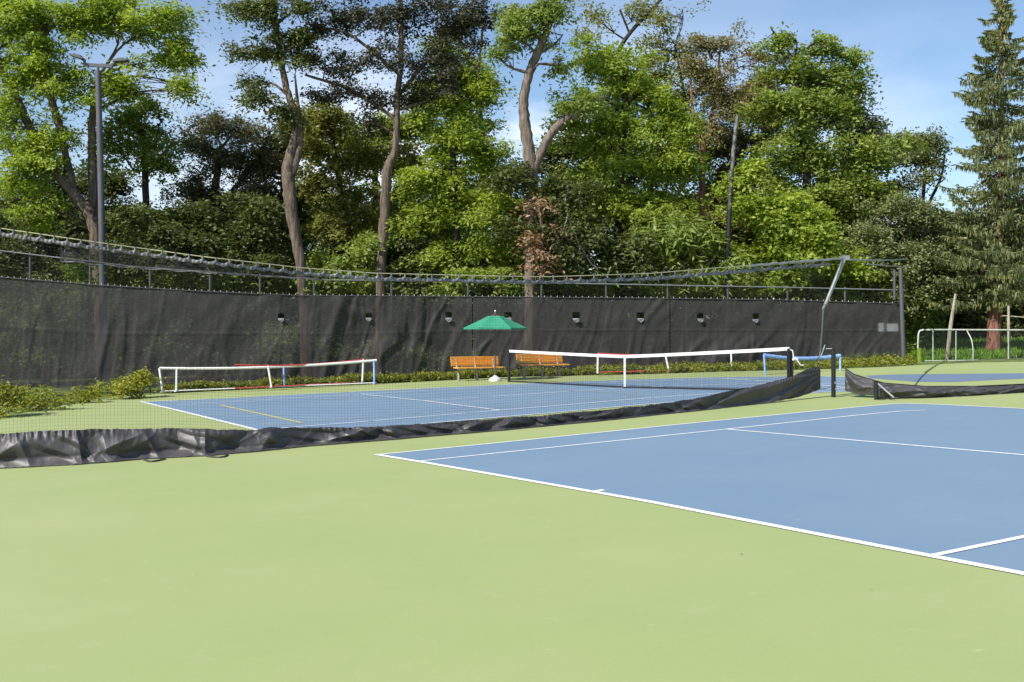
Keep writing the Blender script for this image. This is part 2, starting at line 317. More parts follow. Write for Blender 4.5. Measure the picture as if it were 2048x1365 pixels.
# ------------------------------------------------------------------ back fence and windscreens
FP = [(-90, 37.3), (0, 37.6), (100, 37.9), (210, 38.2), (380, 38.7), (560, 39.4), (900, 41.4), (1300, 42.3), (1812, 43.2)]
RAIL = [(-90, 480), (0, 502), (270, 534), (600, 557), (640, 560.5), (900, 562.5), (1083, 566), (1335, 571), (1560, 575), (1812, 581)]
TOP = [(-90, 545), (0, 555), (200, 571), (400, 583), (600, 591.5), (900, 593.5), (1300, 597), (1540, 600), (1812, 608)]
BOT = [(-90, 800), (0, 772), (60, 774), (215, 782), (400, 768), (560, 759), (760, 756), (900, 746), (1040, 741), (1300, 737), (1560, 735), (1680, 731), (1812, 722)]
def fY(px): return interp(FP, px)
def fence():
    P0 = Vp(900, 700, fY(900)); P0[2] = gz(P0[0])
    root = thing('chain_link_fence', P0, 'tall dark chain link fence running behind the courts and benches, topped by a thin rail', 'fence')
    pxs = np.linspace(-90, 1812, 140)
    P = np.array([Vp(p, interp(RAIL, p), fY(p)) for p in pxs])
    mb = MB(); mb.tube(P, .028, 6); mb.build('top_rail', M['rail'], root, True)
    for px in (-60, 60, 180, 300, 420, 520, 628, 783, 936, 1083, 1212, 1335, 1456, 1575, 1690, 1806):
        Y = fY(px)+.06; t = Vp(px, interp(RAIL, px)-2, Y); b = t.copy(); b[2] = gz(b[0])-.05
        mb = MB(); mb.tube([b, t], .038, 8)
        mb.tube([t, t+[0, 0, .035]], [.045, .02], 8); mb.build('post', M['fpost'], root, True)
    # woven wire as straight diagonal runs along the fence line
    px = np.linspace(-90, 1812, 3000); base = np.array([Vp(p, 0, fY(p))[:2] for p in px])
    sl = np.concatenate([[0], np.cumsum(np.linalg.norm(np.diff(base, axis=0), axis=1))])
    topz = np.array([H+(YH-interp(RAIL, p))*fY(p)/F for p in px]); botz = np.array([gz(b[0])+.05 for b in base])
    V = []; Fq = []; nn = 0; seg = 9; r = .0035
    for sgn in (1, -1):
        for s0 in np.arange(-4.5, sl[-1]+4.5, .095):
            t = np.linspace(0, 1, seg); s_ = s0+sgn*t*3.6
            ok = (s_ >= 0) & (s_ <= sl[-1])
            if ok.sum() < 2: continue
            t = t[ok]; s_ = s_[ok]
            x = np.interp(s_, sl, base[:, 0]); y = np.interp(s_, sl, base[:, 1]); zb = np.interp(s_, sl, botz); zt = np.interp(s_, sl, topz)
            Q = np.stack([x, y+.02*sgn*.3, zb+(zt-zb)*t], 1); k = len(Q)
            ring = np.concatenate([Q+[r*sgn, 0, r], Q-[r*sgn, 0, r], Q+[0, -r, 0]])
            V.append(ring)
            for i in range(k-1):
                for a, b in ((0, 1), (1, 2), (2, 0)):
                    Fq.append((nn+a*k+i, nn+b*k+i, nn+b*k+i+1, nn+a*k+i+1))
            nn += 3*k
    mesh_np('wire_mesh', np.concatenate(V), np.array(Fq), M['link'], root)
fence()
def vnoise(x, y, seed=0):
    """smooth value noise, vectorised"""
    r = np.random.default_rng(seed); tab = r.random((64, 64))
    xi = np.floor(x).astype(int); yi = np.floor(y).astype(int); fx = x-xi; fy = y-yi
    fx = fx*fx*(3-2*fx); fy = fy*fy*(3-2*fy)
    g = lambda a, b: tab[a % 64, b % 64]
    return (g(xi, yi)*(1-fx)+g(xi+1, yi)*fx)*(1-fy)+(g(xi, yi+1)*(1-fx)+g(xi+1, yi+1)*fx)*fy
HOLES = [(562, 632, 6), (737, 631, 6), (897, 630, 7), (1016, 630, 7), (1152, 631, 7), (1281, 631, 7), (1401, 632, 6.5), (1511, 633, 6.5)]
def repeat(name, first, q, pts, r, m, root):
    """one more copy of a small part at q; the first call makes its mesh"""
    if first is None:
        mb = MB(); mb.tube(pts, r, 6); first = mesh_np(name, np.concatenate(mb.V), [np.array(v) for v in mb.F.values()], m); first.parent = root; o = first
    else:
        o = first.copy(); scene.collection.objects.link(o); o.parent = root
    o.location = [float(a-b) for a, b in zip(q, root.location)]; return first
def windscreen(x0, x1, label, wr):
    c = Vp((x0+x1)/2, 700, fY((x0+x1)/2)); c[2] = gz(c[0])
    root = thing('windscreen', c, label, 'windscreen', 'windscreens tied to the back fence')
    nx = int((x1-x0)/2.4); ny = 70
    px = np.linspace(x0, x1, nx); tt = np.linspace(0, 1, ny)
    PX, TT = np.meshgrid(px, tt)
    PY = interp(TOP, PX)*(1-TT)+interp(BOT, PX)*TT
    Yd = interp(FP, PX)-.09
    sm = PX*.018; zz = TT*3.1
    fold = np.zeros_like(PX)
    for k, (a, b, amp, th) in enumerate(((1.3, .35, .09, .60), (2.6, .9, .045, .55), (.7, -.6, .08, .62), (4.5, .25, .02, .5))):
        n = vnoise(PX*.018*a*2.2+zz*b*1.6+k*7+3*vnoise(sm*.8, zz*.8, 30+k), zz*.45+k*3+sm*.3, k+5)
        fold += amp*np.clip(n-th, 0, 1)/(1-th)
    fold *= wr(PX, TT)*1.45
    fold += .05*np.clip(vnoise(PX*.022+zz*1.5, zz*.35+PX*.004, 15)-.62, 0, 1)/.38*np.clip(wr(PX, TT)*2, 0, 1)+.006*vnoise(PX*.25, zz*9, 16)
    bulge = .10*(vnoise(sm*.7, zz*.5, 77)-.5)*np.sin(np.pi*TT)
    Yd = Yd-fold-bulge
    seam = np.abs(TT-.46) < .012
    Yd = Yd-np.where(seam, .012, 0)
    X = (PX-CX)*Yd/F; Z = H+(YH-PY)*Yd/F
    V = np.stack([X, Yd, Z], -1).reshape(-1, 3); i = np.arange(nx*ny).reshape(ny, nx)
    keep = np.ones((ny-1, nx-1), bool)
    pc = (PX[:-1, :-1]+PX[1:, 1:])/2; yc = (PY[:-1, :-1]+PY[1:, 1:])/2
    for hx, hy, hr in HOLES: keep &= ~((np.abs(pc-hx) < hr) & (np.abs(yc-hy) < hr*.85))
    if x1 > 1700: keep &= ~(((np.abs(pc-1762) < 6) | (np.abs(pc-1784) < 11)) & (np.abs(yc-655) < 8))
    Fq = np.stack([i[:-1, :-1], i[1:, :-1], i[1:, 1:], i[:-1, 1:]], -1)[keep]
    mesh_np('fabric', V, Fq, M['screen'], root, True)
    for hx, hy, hr in HOLES:
        if x0 < hx < x1:
            Y = fY(hx)-.17; mb = MB()
            q = [Vp(hx+hr*a, hy+hr*b, Y-c_) for a, b, c_ in ((-1, .85, 0), (1, .85, 0), (.8, 1.6, .05), (.1, 2.2, .02), (-.75, 1.5, .04))]
            mb.add(q, [(0, 1, 2, 3, 4)]); mb.build('vent_flap', M['hem'], root)
    tie = None
    for p in np.arange(x0+6, x1-3, 12.5):
        q = Vp(p, interp(TOP, p)-1, fY(p)-.11)
        tie = repeat('tie', tie, q, [(0, 0, 0), (.004, 0, .045)], .009, M['white_tape'], root)
    for sx_ in (x0+1.2, x1-1.2):
        if 900 < sx_ < 1400:
            gr = None
            for t in np.linspace(.02, .97, 20):
                y = interp(TOP, sx_)*(1-t)+interp(BOT, sx_)*t; q = Vp(sx_, y, fY(sx_)-.13); gr = repeat('grommet', gr, q, [(0, -.008, 0), (0, .008, 0)], .008, M['hem'], root)
    # bound top edge
    P = np.array([Vp(p, interp(TOP, p), fY(p)-.12) for p in np.linspace(x0, x1, 60)]); mb = MB(); mb.tube(P, .022, 5); mb.build('binding', M['vinyl'], root, True)
windscreen(-90, 944, 'longest charcoal mesh windscreen at the left, creased and sagging, behind the white framed nets', lambda x, t: np.clip((x-420)/250, .35, 1)*(.6+.6*t))
windscreen(946, 1339, 'charcoal mesh windscreen panel between two vertical seams, behind the green umbrella and second bench', lambda x, t: .30+.5*np.clip((t-.5)*3, 0, 1))
windscreen(1341, 1808, 'charcoal mesh windscreen panel at the right, straight creases low down, behind the blue net', lambda x, t: .25+1.0*np.clip((t-.5)*3, 0, 1)*np.clip((1700-x)/80, .25, 1))

# ------------------------------------------------------------------ net builder
def net_wires(name, fun, nu, nv, r, su, sv, m, parent):
    """fun(u,v)->(...,3); nu lines of constant u, nv of constant v; su/sv samples along them"""
    V = []; Fq = []; nn = 0
    def strand(Q):
        nonlocal nn
        k = len(Q); V.append(np.concatenate([Q+[r, 0, r*.5], Q+[-r, 0, r*.5], Q+[0, -r*.6, -r]]))
        i = np.arange(k-1)
        for a, b in ((0, 1), (1, 2), (2, 0)):
            Fq.append(np.stack([nn+a*k+i, nn+b*k+i, nn+b*k+i+1, nn+a*k+i+1], 1))
        nn += 3*k
    for u in np.linspace(0, 1, nu): strand(fun(np.full(su, u), np.linspace(0, 1, su)))
    for v in np.linspace(0, 1, nv): strand(fun(np.linspace(0, 1, sv), np.full(sv, v)))
    return mesh_np(name, np.concatenate(V), np.concatenate(Fq), m, parent)

# ------------------------------------------------------------------ divider net between the courts
DB = [(-120, 946), (0, 937), (150, 930), (300, 918), (430, 911), (500, 905), (620, 893), (760, 882), (1000, 862), (1200, 843), (1400, 822), (1560, 804.5), (1600, 800), (1667, 793)]   # ground line
SB = [(-120, 946), (0, 937), (150, 930), (300, 918), (430, 911), (500, 905), (620, 893), (760, 882), (1000, 862), (1200, 843), (1400, 822), (1500, 810.5), (1560, 802), (1600, 793.5), (1641, 778.5)]
ST = [(-120, 876), (0, 868), (130, 860), (350, 856.5), (500, 861), (535, 855.5), (700, 856), (850, 848.5), (920, 843), (1080, 832), (1290, 812), (1400, 796), (1440, 786.5), (1530, 768), (1580, 754), (1625, 735), (1641, 733)]
ROPE = [(-120, 437), (0, 457), (200, 486), (400, 513), (600, 536), (750, 547), (1000, 553), (1100, 554), (1300, 547.5), (1500, 531), (1690, 516)]
def dY(px):
    return np.interp(px, [p[0] for p in DB], [gY(*p) for p in DB]) if np.ndim(px) else float(np.interp(px, [p[0] for p in DB], [gY(*p) for p in DB]))
def P_at(px, py, Y): return np.stack([(px-CX)*Y/F, Y, H+(YH-py)*Y/F], -1)
def divider():
    c = G(900, 871); root = thing('divider_net', c, 'long black divider net with crumpled vinyl skirt, hung from a sagging rope between courts', 'divider net')
    APX = np.linspace(-100, 1652, 200); q = P_at(APX, 800+0*APX, dY(APX))[:, :2]; ARC = np.concatenate([[0], np.cumsum(np.linalg.norm(np.diff(q, axis=0), axis=1))]); ARC /= ARC[-1]
    def fun(u, v):
        px = np.interp(u, ARC, APX); top = interp(ROPE, px)+9; bot = interp(ST, px)+4
        # leaning end: the net narrows to the tied corner
        return P_at(px+np.clip((px-1600)/52, 0, 1)*(v)*0, top*(1-v)+bot*v, dY(px))
    net_wires('netting', fun, 345, 58, .0011, 12, 90, M['netting'], root)
    px = np.linspace(-120, 1690, 300)
    mb = MB(); mb.tube(P_at(px, interp(ROPE, px), dY(px)), .008, 6); mb.build('rope', M['rope'], root, True)
    # gathered hem hung from the rope by ties
    ks = [0]; 
    px = np.linspace(-120, 1660, 1500); Y = dY(px); dx = 27.0+0*px
    ph = (px % 27)/27; sag = 4*ph*(1-ph)
    t = np.linspace(0, 1, 6)[:, None]
    hang = np.interp(px, [-120, 150, 300, 560, 620, 1400, 1660], [8, 7.5, 6.5, 6.5, 6.5, 6.5, 6])
    y0 = interp(ROPE, px)+3.5+sag*5.0; y1 = interp(ROPE, px)+5+hang+sag*3.0+1.5*vnoise(px*.15, px*0, 3)
    PY = y0*(1-t)+y1*t; PX = np.broadcast_to(px, PY.shape); YY = Y-.012*np.sin(t*np.pi)*(1+.5*np.cos(ph*2*np.pi*3+PX*.05))-.02*(vnoise(PX*.2, t*3+0*PX, 5)-.5)
    nx = len(px); i = np.arange(nx*6).reshape(6, nx)
    mesh_np('gathered_hem', P_at(PX, PY, YY).reshape(-1, 3), np.stack([i[:-1, :-1], i[1:, :-1], i[1:, 1:], i[:-1, 1:]], -1).reshape(-1, 4), M['hem'], root, True)
    tie = None
    for p in np.arange(-108, 1650, 27.0):
        tie = repeat('hem_tie', tie, P_at(p, interp(ROPE, p)-1.5, dY(p)-.012), [(0, 0, 0), (0, -.003, -.065)], .012, M['hem'], root)
    # doubled dark mesh band hanging below the hem at the left
    px = np.linspace(120, 650, 160); t = np.linspace(0, 1, 8)[:, None]
    PX = np.broadcast_to(px, (8, 160)); top = interp(ROPE, PX)+10; bot = np.interp(PX, [120, 270, 400, 600, 650], [522, 536, 545, 557, 559])+1.2*np.sin(PX*.11)
    q = P_at(PX, top*(1-t)+bot*t, dY(PX)+.03+.03*vnoise(PX*.1, t*3+0*PX, 8)); i = np.arange(8*160).reshape(8, 160)
    mesh_np('mesh_band', q.reshape(-1, 3), np.stack([i[:-1, :-1], i[1:, :-1], i[1:, 1:], i[:-1, 1:]], -1).reshape(-1, 4), M['doubled'], root, True)
    mb = MB(); mb.tube(q[-1], .010, 6); mb.build('band_edge', M['hem'], root, True)
    # vinyl skirt
    nx, ny = 1500, 44
    px = np.linspace(-115, 1641, nx); t = np.linspace(0, 1, ny)
    PX, T = np.meshgrid(px, t); Yb = dY(PX)
    top = interp(ST, px)+2.2*(vnoise(px*.06, px*0, 1)-.5)+1.2*(vnoise(px*.3, px*0, 2)-.5); bot = interp(SB, px)+1.0*(vnoise(px*.1, px*0, 4)-.5)
    PY = top*(1-T)+bot*T
    sc = Yb/F                                           # metres per pixel here
    a = PX*sc*1.0; h = T*.9
    f = np.zeros_like(PX)
    wx = a+.5*vnoise(a*1.1, h*1.5, 20)
    def crease(q): q = q-np.floor(q); return np.where(q < .32, q/.32, (1-q)/.68)          # steep one side, long slope the other
    warp = 1.1*vnoise(a*.9, h*.9, 50)
    amp1 = .45+.9*vnoise(a*.8, h*.6, 51); amp2 = .3+1.0*vnoise(a*1.3+4, h*.9, 52)
    f += .10*amp1*crease(wx*.85+h*.45+warp)+.06*amp2*crease(wx*1.7-h*1.3+1.4*vnoise(a*1.1, h*1.1, 53))
    f += .018*(1-np.abs(2*vnoise(wx*3.6+h*2.2, h*1.6+a*.4, 54)-1))**1.6+.004*vnoise(a*14, h*9, 55)
    for x0, wd, lean in ((60, 16, 30), (165, 9, 12), (228, 20, -25), (318, 12, 34), (410, 7, 0), (520, 16, -30), (560, 12, 26), (690, 14, 40), (800, 10, 30), (930, 9, 22), (1090, 8, 18), (1230, 7, 14)):
        d_ = (PX-x0+lean*(1-T))/wd; f += .09*np.exp(-np.abs(d_)**1.3)*(.35+.65*T)
    f *= (.30+.8*np.sin(np.pi*np.clip(T*.95+.05, 0, 1))**.8)
    # diagonal pull folds towards the tied right corner
    e = np.clip((PX-1380)/200, 0, 1); ang = np.arctan2((PY-740)*1.0, 1660-PX)
    f = f*(1-e*.85)+e*.10*(np.sin(ang*26+1.5*vnoise(PX*.02, T*2, 9))*.5+.5)*np.clip((1650-PX)/120, 0, 1)
    # gathers under the top lace
    f += .018*np.sin(a*58+2*vnoise(a*6, h*0, 8))*np.clip(1-T*3.2, 0, 1)*np.clip(vnoise(a*1.5, h*0, 13)*2-.6, 0, 1)
    foot = np.clip((T-.72)/.28, 0, 1)**1.5*.16*(1-e)             # the hem runs out on the court toward the camera
    YY = Yb+.14*(1-e)-f-foot*1.0
    V = P_at(PX, PY, YY)
    V[..., 2] = np.maximum(V[..., 2], S*V[..., 0]+.006)
    i = np.arange(nx*ny).reshape(ny, nx)
    sk = mesh_np('skirt', V.reshape(-1, 3), np.stack([i[:-1, :-1], i[1:, :-1], i[1:, 1:], i[:-1, 1:]], -1).reshape(-1, 4), M['vinyl'], root, True)
    # laced bottom cord, with two loose ends on the court
    low = V[-1]; mb = MB(); m0 = low[::5]+[0, -.02, .008]
    m0[:, 2] += .006*np.sin(np.arange(len(m0))*2.1); mb.tube(m0, .011, 5); mb.build('bottom_cord', M['vinyl'], root, True)
    for pts in ([(286, 921), (300, 925), (318, 923), (331, 919)], [(408, 913), (425, 916), (446, 916), (456, 911)]):
        mb = MB(); mb.tube(spline([G(a_, b_, .014) for a_, b_ in pts], 14), .014, 5); mb.build('cord_end', M['vinyl'], root, True)
    mb = MB()
    P = P_at(np.linspace(1641, 1690, 12), np.linspace(733, 690, 12), np.linspace(dY(1641), 24.0, 12)); 
    mb.tube(spline([V[0, -1], Vp(1634, 722, 23.8), Vp(1640, 712, 23.9)], 10), .008, 5)
    mb.tube(spline([V[-1, -1], Vp(1655, 777, 23.9), Vp(1664, 772, 23.95)], 8), .006, 5); mb.build('corner_cord', M['netting'], root, True)
divider()
def divider_post():
    b = G(1667, 795); Y = b[1]
    root = thing('divider_post', b, 'black steel post with a leaning grey strut holding the right end of the divider net', 'post')
    mb = MB(); t = Vp(1667, 700, Y); mb.tube([b-[0, 0, .1], t], .050, 12); mb.tube([t, t+[0, 0, .02]], [.056, .03], 12); mb.build('post', M['black_metal'], root, True)
    mb = MB(); mb.tube([Vp(1640, 712, Y+.25), Vp(1647, 614, Y+.1)], [.016, .018], 8); mb.tube([Vp(1651, 609, Y+.05), Vp(1690, 514, Y)], [.040, .048], 10); mb.tube([Vp(1646, 618, Y+.1), Vp(1654, 603, Y+.04)], .03, 8)
    mb.build('strut', M['galv'], root, True)
    mb = MB(); mb.tube([Vp(1640, 698, Y+.2), Vp(1664, 698, Y)], .014, 6); mb.tube(spline([Vp(1650, 690, Y+.1), Vp(1642, 712, Y), Vp(1631, 721, Y)], 8), .012, 6); mb.build('bracket', M['galv'], root, True)
    mb = MB(); mb.box(Vp(1691, 516, Y), (.16, .12, .10)); mb.tube([Vp(1686, 522, Y-.07), Vp(1686, 522, Y+.07)], .05, 10); mb.build('pulley', M['galv'], root)
    mb = MB(); mb.tube([Vp(1672, 768, Y-.05), Vp(1673, 778, Y-.06), Vp(1670, 779, Y-.05)], .008, 6); mb.box(Vp(1671, 766, Y-.05), (.05, .05, .05)); mb.build('cleat', M['galv'], root)
    # rolled cable with wrapped cloth running both ways from the head
    mb = MB(); px = np.linspace(1500, 1692, 60); yy = np.interp(px, [1500, 1690], [532, 517])+.5*np.sin(px*.21); mb.tube(P_at(px, yy, np.interp(px, [1500, 1690], [dY(1500), Y])-.03), .026+.003*np.sin(px*.33), 7)
    mb.build('wrapped_cable', M['galv'], root, True)
divider_post()
def second_divider():
    b = G(1850, 797); root = thing('low_divider', b, 'black vinyl net cover sagging low across the court at the far right', 'divider net')
    top = [(1690, 737), (1708, 749), (1745, 760), (1768, 766.5), (1850, 773), (1950, 773), (2048, 768.5), (2140, 765)]
    bot = [(1690, 782), (1715, 790), (1745, 791.5), (1768, 795), (1850, 797.5), (1950, 793), (2048, 786.5), (2140, 780)]
    yt = [(1690, 24.0), (1745, 23.4), (1768, 22.9), (1850, 22.8), (1950, 23.0), (2048, 23.4), (2140, 23.8)]
    nx, ny = 700, 40; px = np.linspace(1690, 2140, nx); t = np.linspace(0, 1, ny); PX, T = np.meshgrid(px, t)
    PY = interp(top, PX)*(1-T)+interp(bot, PX)*T+1.0*(vnoise(PX*.15, T*0, 3)-.5); Yb = interp(yt, PX)
    a = PX*.0105*1.0; h = T*.5; f = np.zeros_like(PX)
    for k, (fa, fh, amp) in enumerate(((2.2, 1.6, .12), (4.5, -1.7, .06), (9, 2.0, .02))):
        n = vnoise(a*fa+h*fh*3+9*k+.5*vnoise(a*2, h*3, 4), h*2+5*k, 60+k); f += amp*(1-np.abs(2*n-1))**1.8
    e = np.clip((1770-PX)/70, 0, 1); ang = np.arctan2(PY-735, PX-1682)
    f = f*(1-e*.8)+e*.14*(.5+.5*np.sin(ang*9+.6))
    X = P_at(PX, PY, Yb+.08-f*np.sin(np.pi*np.clip(T*.9+.05, 0, 1))-.06*T)
    X[..., 2] = np.maximum(X[..., 2], S*X[..., 0]+.006)
    i = np.arange(nx*ny).reshape(ny, nx)
    mesh_np('skirt', X.reshape(-1, 3), np.stack([i[:-1, :-1], i[1:, :-1], i[1:, 1:], i[:-1, 1:]], -1).reshape(-1, 4), M['vinyl'], root, True)
    mb = MB(); p = np.linspace(1690, 2140, 80); mb.tube(P_at(p, interp(top, p), interp(yt, p)+.07), .012, 6); mb.build('top_cable', M['netting'], root, True)
second_divider()
def low_post():
    b = G(1752.5, 800); Y = b[1]; root = thing('net_post', b, 'short black post with a pale diagonal brace beside the low net cover', 'post')
    mb = MB(); mb.tube([b-[0, 0, .08], Vp(1752.5, 763, Y)], .045, 12); mb.tube([Vp(1752.5, 763, Y), Vp(1752.5, 761.5, Y)], [.05, .025], 12); mb.build('post', M['black_metal'], root, True)
    mb = MB(); mb.tube([Vp(1756, 768, Y-.02), Vp(1788, 796, Y-.35)], .022, 8); mb.build('brace', M['rail'], root, True)
    mb = MB(); mb.box(Vp(1764, 797, Y-.1), (.12, .10, .04)); mb.build('foot_plate', M['black_metal'], root)
low_post()
def hanging_cables():
    mb = MB(); Y = 24.1; px = np.linspace(1690, 1816, 40)
    mb.tube(P_at(px, 519+2.2*np.sin((px-1690)/126*3.14)+.3*np.sin(px*.3), np.linspace(Y, 40, 40)*0+np.linspace(24.1, 42.9, 40)), .022, 7)
    px = np.linspace(1735, 1816, 30); mb.tube(P_at(px, 529+6*(px-1735)/81+.3*np.sin(px*.35), np.linspace(30.8, 42.9, 30)), .02, 7)
    tag(mb.build('overhead_cable', M['galv'], None, True), 'pale twin overhead cables running right from the strut head to the tall end post', 'cable')
    root = thing('end_post', [Vp(1803, 0, 42.8)[0], 42.8, gz(13)], 'tall weathered dark post at the right end of the windscreens, taking the overhead cables', 'post')
    mb = MB(); mb.box(Vp(1776, 655, 43.32), (.86, .03, .36)); tag(mb.build('backing', M['white_tape']), 'pale board added in place of a wall behind, seen through the cut openings at the right end of the windscreens', 'backing')  # added so the cut openings show pale, standing in for a wall
    mb = MB(); mb.tube([Vp(1808, 735, 42.8), Vp(1803, 600, 42.8), Vp(1801, 534, 42.8)], [.10, .08, .07], 8); mb.build('pole', M['fpost'], root, True)
    mb = MB(); mb.tube([Vp(1789, 600, 42.9), Vp(1789, 540, 42.9)], .05, 7); mb.build('side_pole', M['fpost'], root, True)
hanging_cables()

# ------------------------------------------------------------------ tennis net
def tennis_net():
    L = G(1018, 764.5); R = Vp(1583, 703, 26.4)
    Rb = np.array([R[0], R[1], S*R[0]]); Mid = G(1250, 777)
    root = thing('tennis_net', Mid, 'tennis net with white tape and centre strap across the far blue court', 'tennis net')
    def base(u):
        u = np.asarray(u)[..., None]
        q = np.where(u < .5, L+(Mid-L)*u*2, Mid+(Rb-Mid)*(u-.5)*2); return q
    def top(u):
        q = base(u).copy(); h = .914+(1.07-.914)*np.abs(2*np.asarray(u)-1)**1.15; q[..., 2] += h; return q
    def fun(u, v): 
        lo = base(u).copy(); lo[..., 2] += .03; return top(u)*(1-v[..., None])+lo*v[..., None]
    net_wires('netting', fun, 260, 22, .0012, 4, 40, M['netting'], root)
    def band(name, z0, z1, th, m, ref):
        u = np.linspace(.002, .998, 60); mb = MB(); q = ref(u); n = len(q)
        d = np.array([-.6, -.8, 0])*th
        a = q+[0, 0, z0]+d; b = q+[0, 0, z1]+d; c = q+[0, 0, z1]-d; e = q+[0, 0, z0]-d
        Fq = []
        for i in range(n-1):
            for s_, t_ in ((0, 1), (1, 2), (2, 3), (3, 0)): Fq.append((s_*n+i, t_*n+i, t_*n+i+1, s_*n+i+1))
        mb.add(np.concatenate([a, b, c, e]), Fq); return mb.build(name, m, root)
    band('top_tape', -.075, .01, .012, M['white_tape'], top)
    band('bottom_band', .012, .055, .010, M['netting'], base)
    mb = MB(); mb.box(Mid+[-.012, -.03, .455], (.055, .02, .90)); mb.build('centre_strap', M['white_tape'], root)
    mb = MB(); mb.box(Mid+[0, -.03, .02], (.10, .06, .04)); mb.build('strap_anchor', M['black_metal'], root)
    for q, hh in ((L, 1.09), (Rb, 1.09)):
        mb = MB(); mb.tube([q-[0, 0, .05], q+[0, 0, hh]], .048, 12); mb.tube([q+[0, 0, hh], q+[0, 0, hh+.025]], [.053, .03], 12); mb.build('post', M['black_metal'], root, True)
    Y = R[1]; mb = MB(); mb.box(Vp(1577, 735, Y-.06), (.07, .06, .9)); mb.build('tension_rail', M['black_metal'], root)
    mb = MB(); mb.tube(spline([Vp(1560, 701.5, Y-.02), Vp(1582, 700.5, Y-.08), Vp(1586, 706, Y-.09), Vp(1587, 720, Y-.09)], 14), .016, 6)
    mb.tube([Vp(1586, 719, Y-.14), Vp(1595, 719, Y-.1)], .035, 8)
    mb.tube(spline([Vp(1593, 719, Y-.14), Vp(1598, 726, Y-.16), Vp(1602, 731, Y-.16), Vp(1607, 730.5, Y-.16)], 10), .014, 6); mb.build('crank', M['white_tape'], root, True)
tennis_net()

# ------------------------------------------------------------------ portable nets standing along the fence
def portable(name, label, tl, tr, bl, br, posts, Y0, Y1, mtop, mbot, mpost, tape=.05, extra=None):
    """corners in px; posts = [(u_top,u_bottom,material)]"""
    o = Vp((bl[0]+br[0])/2, (bl[1]+br[1])/2, (Y0+Y1)/2)
    root = thing(name, o, label, 'portable net', 'portable nets')
    A, B, D, E = Vp(*tl, Y0), Vp(*tr, Y1), Vp(*bl, Y0-.12), Vp(*br, Y1-.12)
    def fun(u, v):
        u = u[..., None]; v = v[..., None]; t = A*(1-u)+B*u; t = t+np.array([0, 0, -.10])*(4*u*(1-u))*(1-v); b = D*(1-u)+E*u
        return t*(1-v)+b*v
    W = np.linalg.norm(B-A)
    net_wires('netting', fun, int(W/.07), 12, .0010, 4, 24, M['netting'], root)
    u = np.linspace(0, 1, 40)
    mb = MB(); q = fun(u, 0*u); mb.tube(q, tape*.55, 6); mb.build('top_tape', mtop, root, True)
    mb = MB(); q = fun(u, 0*u+1); mb.tube(q, .022, 6); mb.build('bottom_bar', mbot, root, True)
    for ut, ub, m in posts:
        a = fun(np.array([ut]), np.array([0.]))[0]+[0, -.02, 0]; b = fun(np.array([ub]), np.array([1.]))[0]+[0, -.03, -.02]
        mb = MB(); mb.tube([a, b], .034, 8); mb.box(b+[0, 0, .0], (.06, .28, .03)); mb.build('leg', m, root, True)
    return root
portable('portable_net', 'long white and pale blue portable net frame standing nearest the yellow green shrub', (319, 737), (753, 721), (322, 783), (753, 766), [(0, .008, M['white_metal']), (.075, .068, M['white_metal']), (.556, .556, M['bluetape']), (.988, .99, M['bluetape'])], 35.8, 38.3, M['white_tape'], M['white_metal'], None, .09)
portable('portable_net', 'slack red taped portable net behind the white frame, left of the benches', (470, 730), (727, 719), (470, 777), (725, 765), [(.245, .275, M['white_tape']), (1, 1, M['white_tape'])], 36.1, 38.6, M['red'], M['red'], None, .05)
portable('portable_net', 'red taped portable net with white legs, seen through the tennis net', (1196, 708), (1462, 703), (1195, 745), (1463, 739), [(.0, .0, M['white_tape']), (.5, .525, M['white_tape']), (1, 1, M['white_tape'])], 39.0, 40.2, M['red'], M['red'], None, .07)
portable('portable_net', 'bright blue portable net on wheeled feet behind the crank post', (1528, 711), (1680, 712), (1530, 751), (1680, 746), [(0, 0, M['bluetape']), (1, 1, M['bluetape'])], 35.6, 36.6, M['bluetape'], M['netting'], None, .13)

# ------------------------------------------------------------------ benches and umbrella
def bench():
    root = thing('bench', (0, 0, 0), 'orange slatted bench beside the green umbrella base', 'bench', 'orange benches along the fence')
    Lb = 1.86
    # local: x along the bench, -y faces the court
    for k in range(3):
        mb = MB(); z = .56+k*.112; y = .20+.03*k; mb.box((0, y, z), (Lb, .035, .102), [(1, 0, 0), (0, .97, .22), (0, -.22, .97)]); mb.build('back_slat', M['orange'], root)
    for k in range(3):
        mb = MB(); mb.box((.03, -.26+k*.14, .455), (Lb, .125, .04)); mb.build('seat_slat', M['orange'], root)
    for x in (-.72, 0, .72):
        mb = MB()
        mb.tube([(x, .02, -.02), (x, .05, .22), (x, .10, .43)], [.05, .042, .036], 8)
        mb.tube([(x, -.27, .415), (x, .14, .425), (x, .19, .50), (x, .275, .82)], [.03, .034, .034, .022], 8)
        mb.tube([(x, -.31, .415), (x, -.25, .415)], .036, 8)
        mb.build('leg', M['concrete'], root, True)
    return root
b1 = bench(); b2 = copy_tree(b1)
def place(o, p, ang): o.location = p; o.rotation_euler = (0, 0, ang)
pA = G(955, 761.0); pB = G(1085, 755.0)
place(b1, pA, math.radians(27)); place(b2, pB, math.radians(26))
b2['label'] = 'orange slatted bench right of the tennis net post, behind the net'
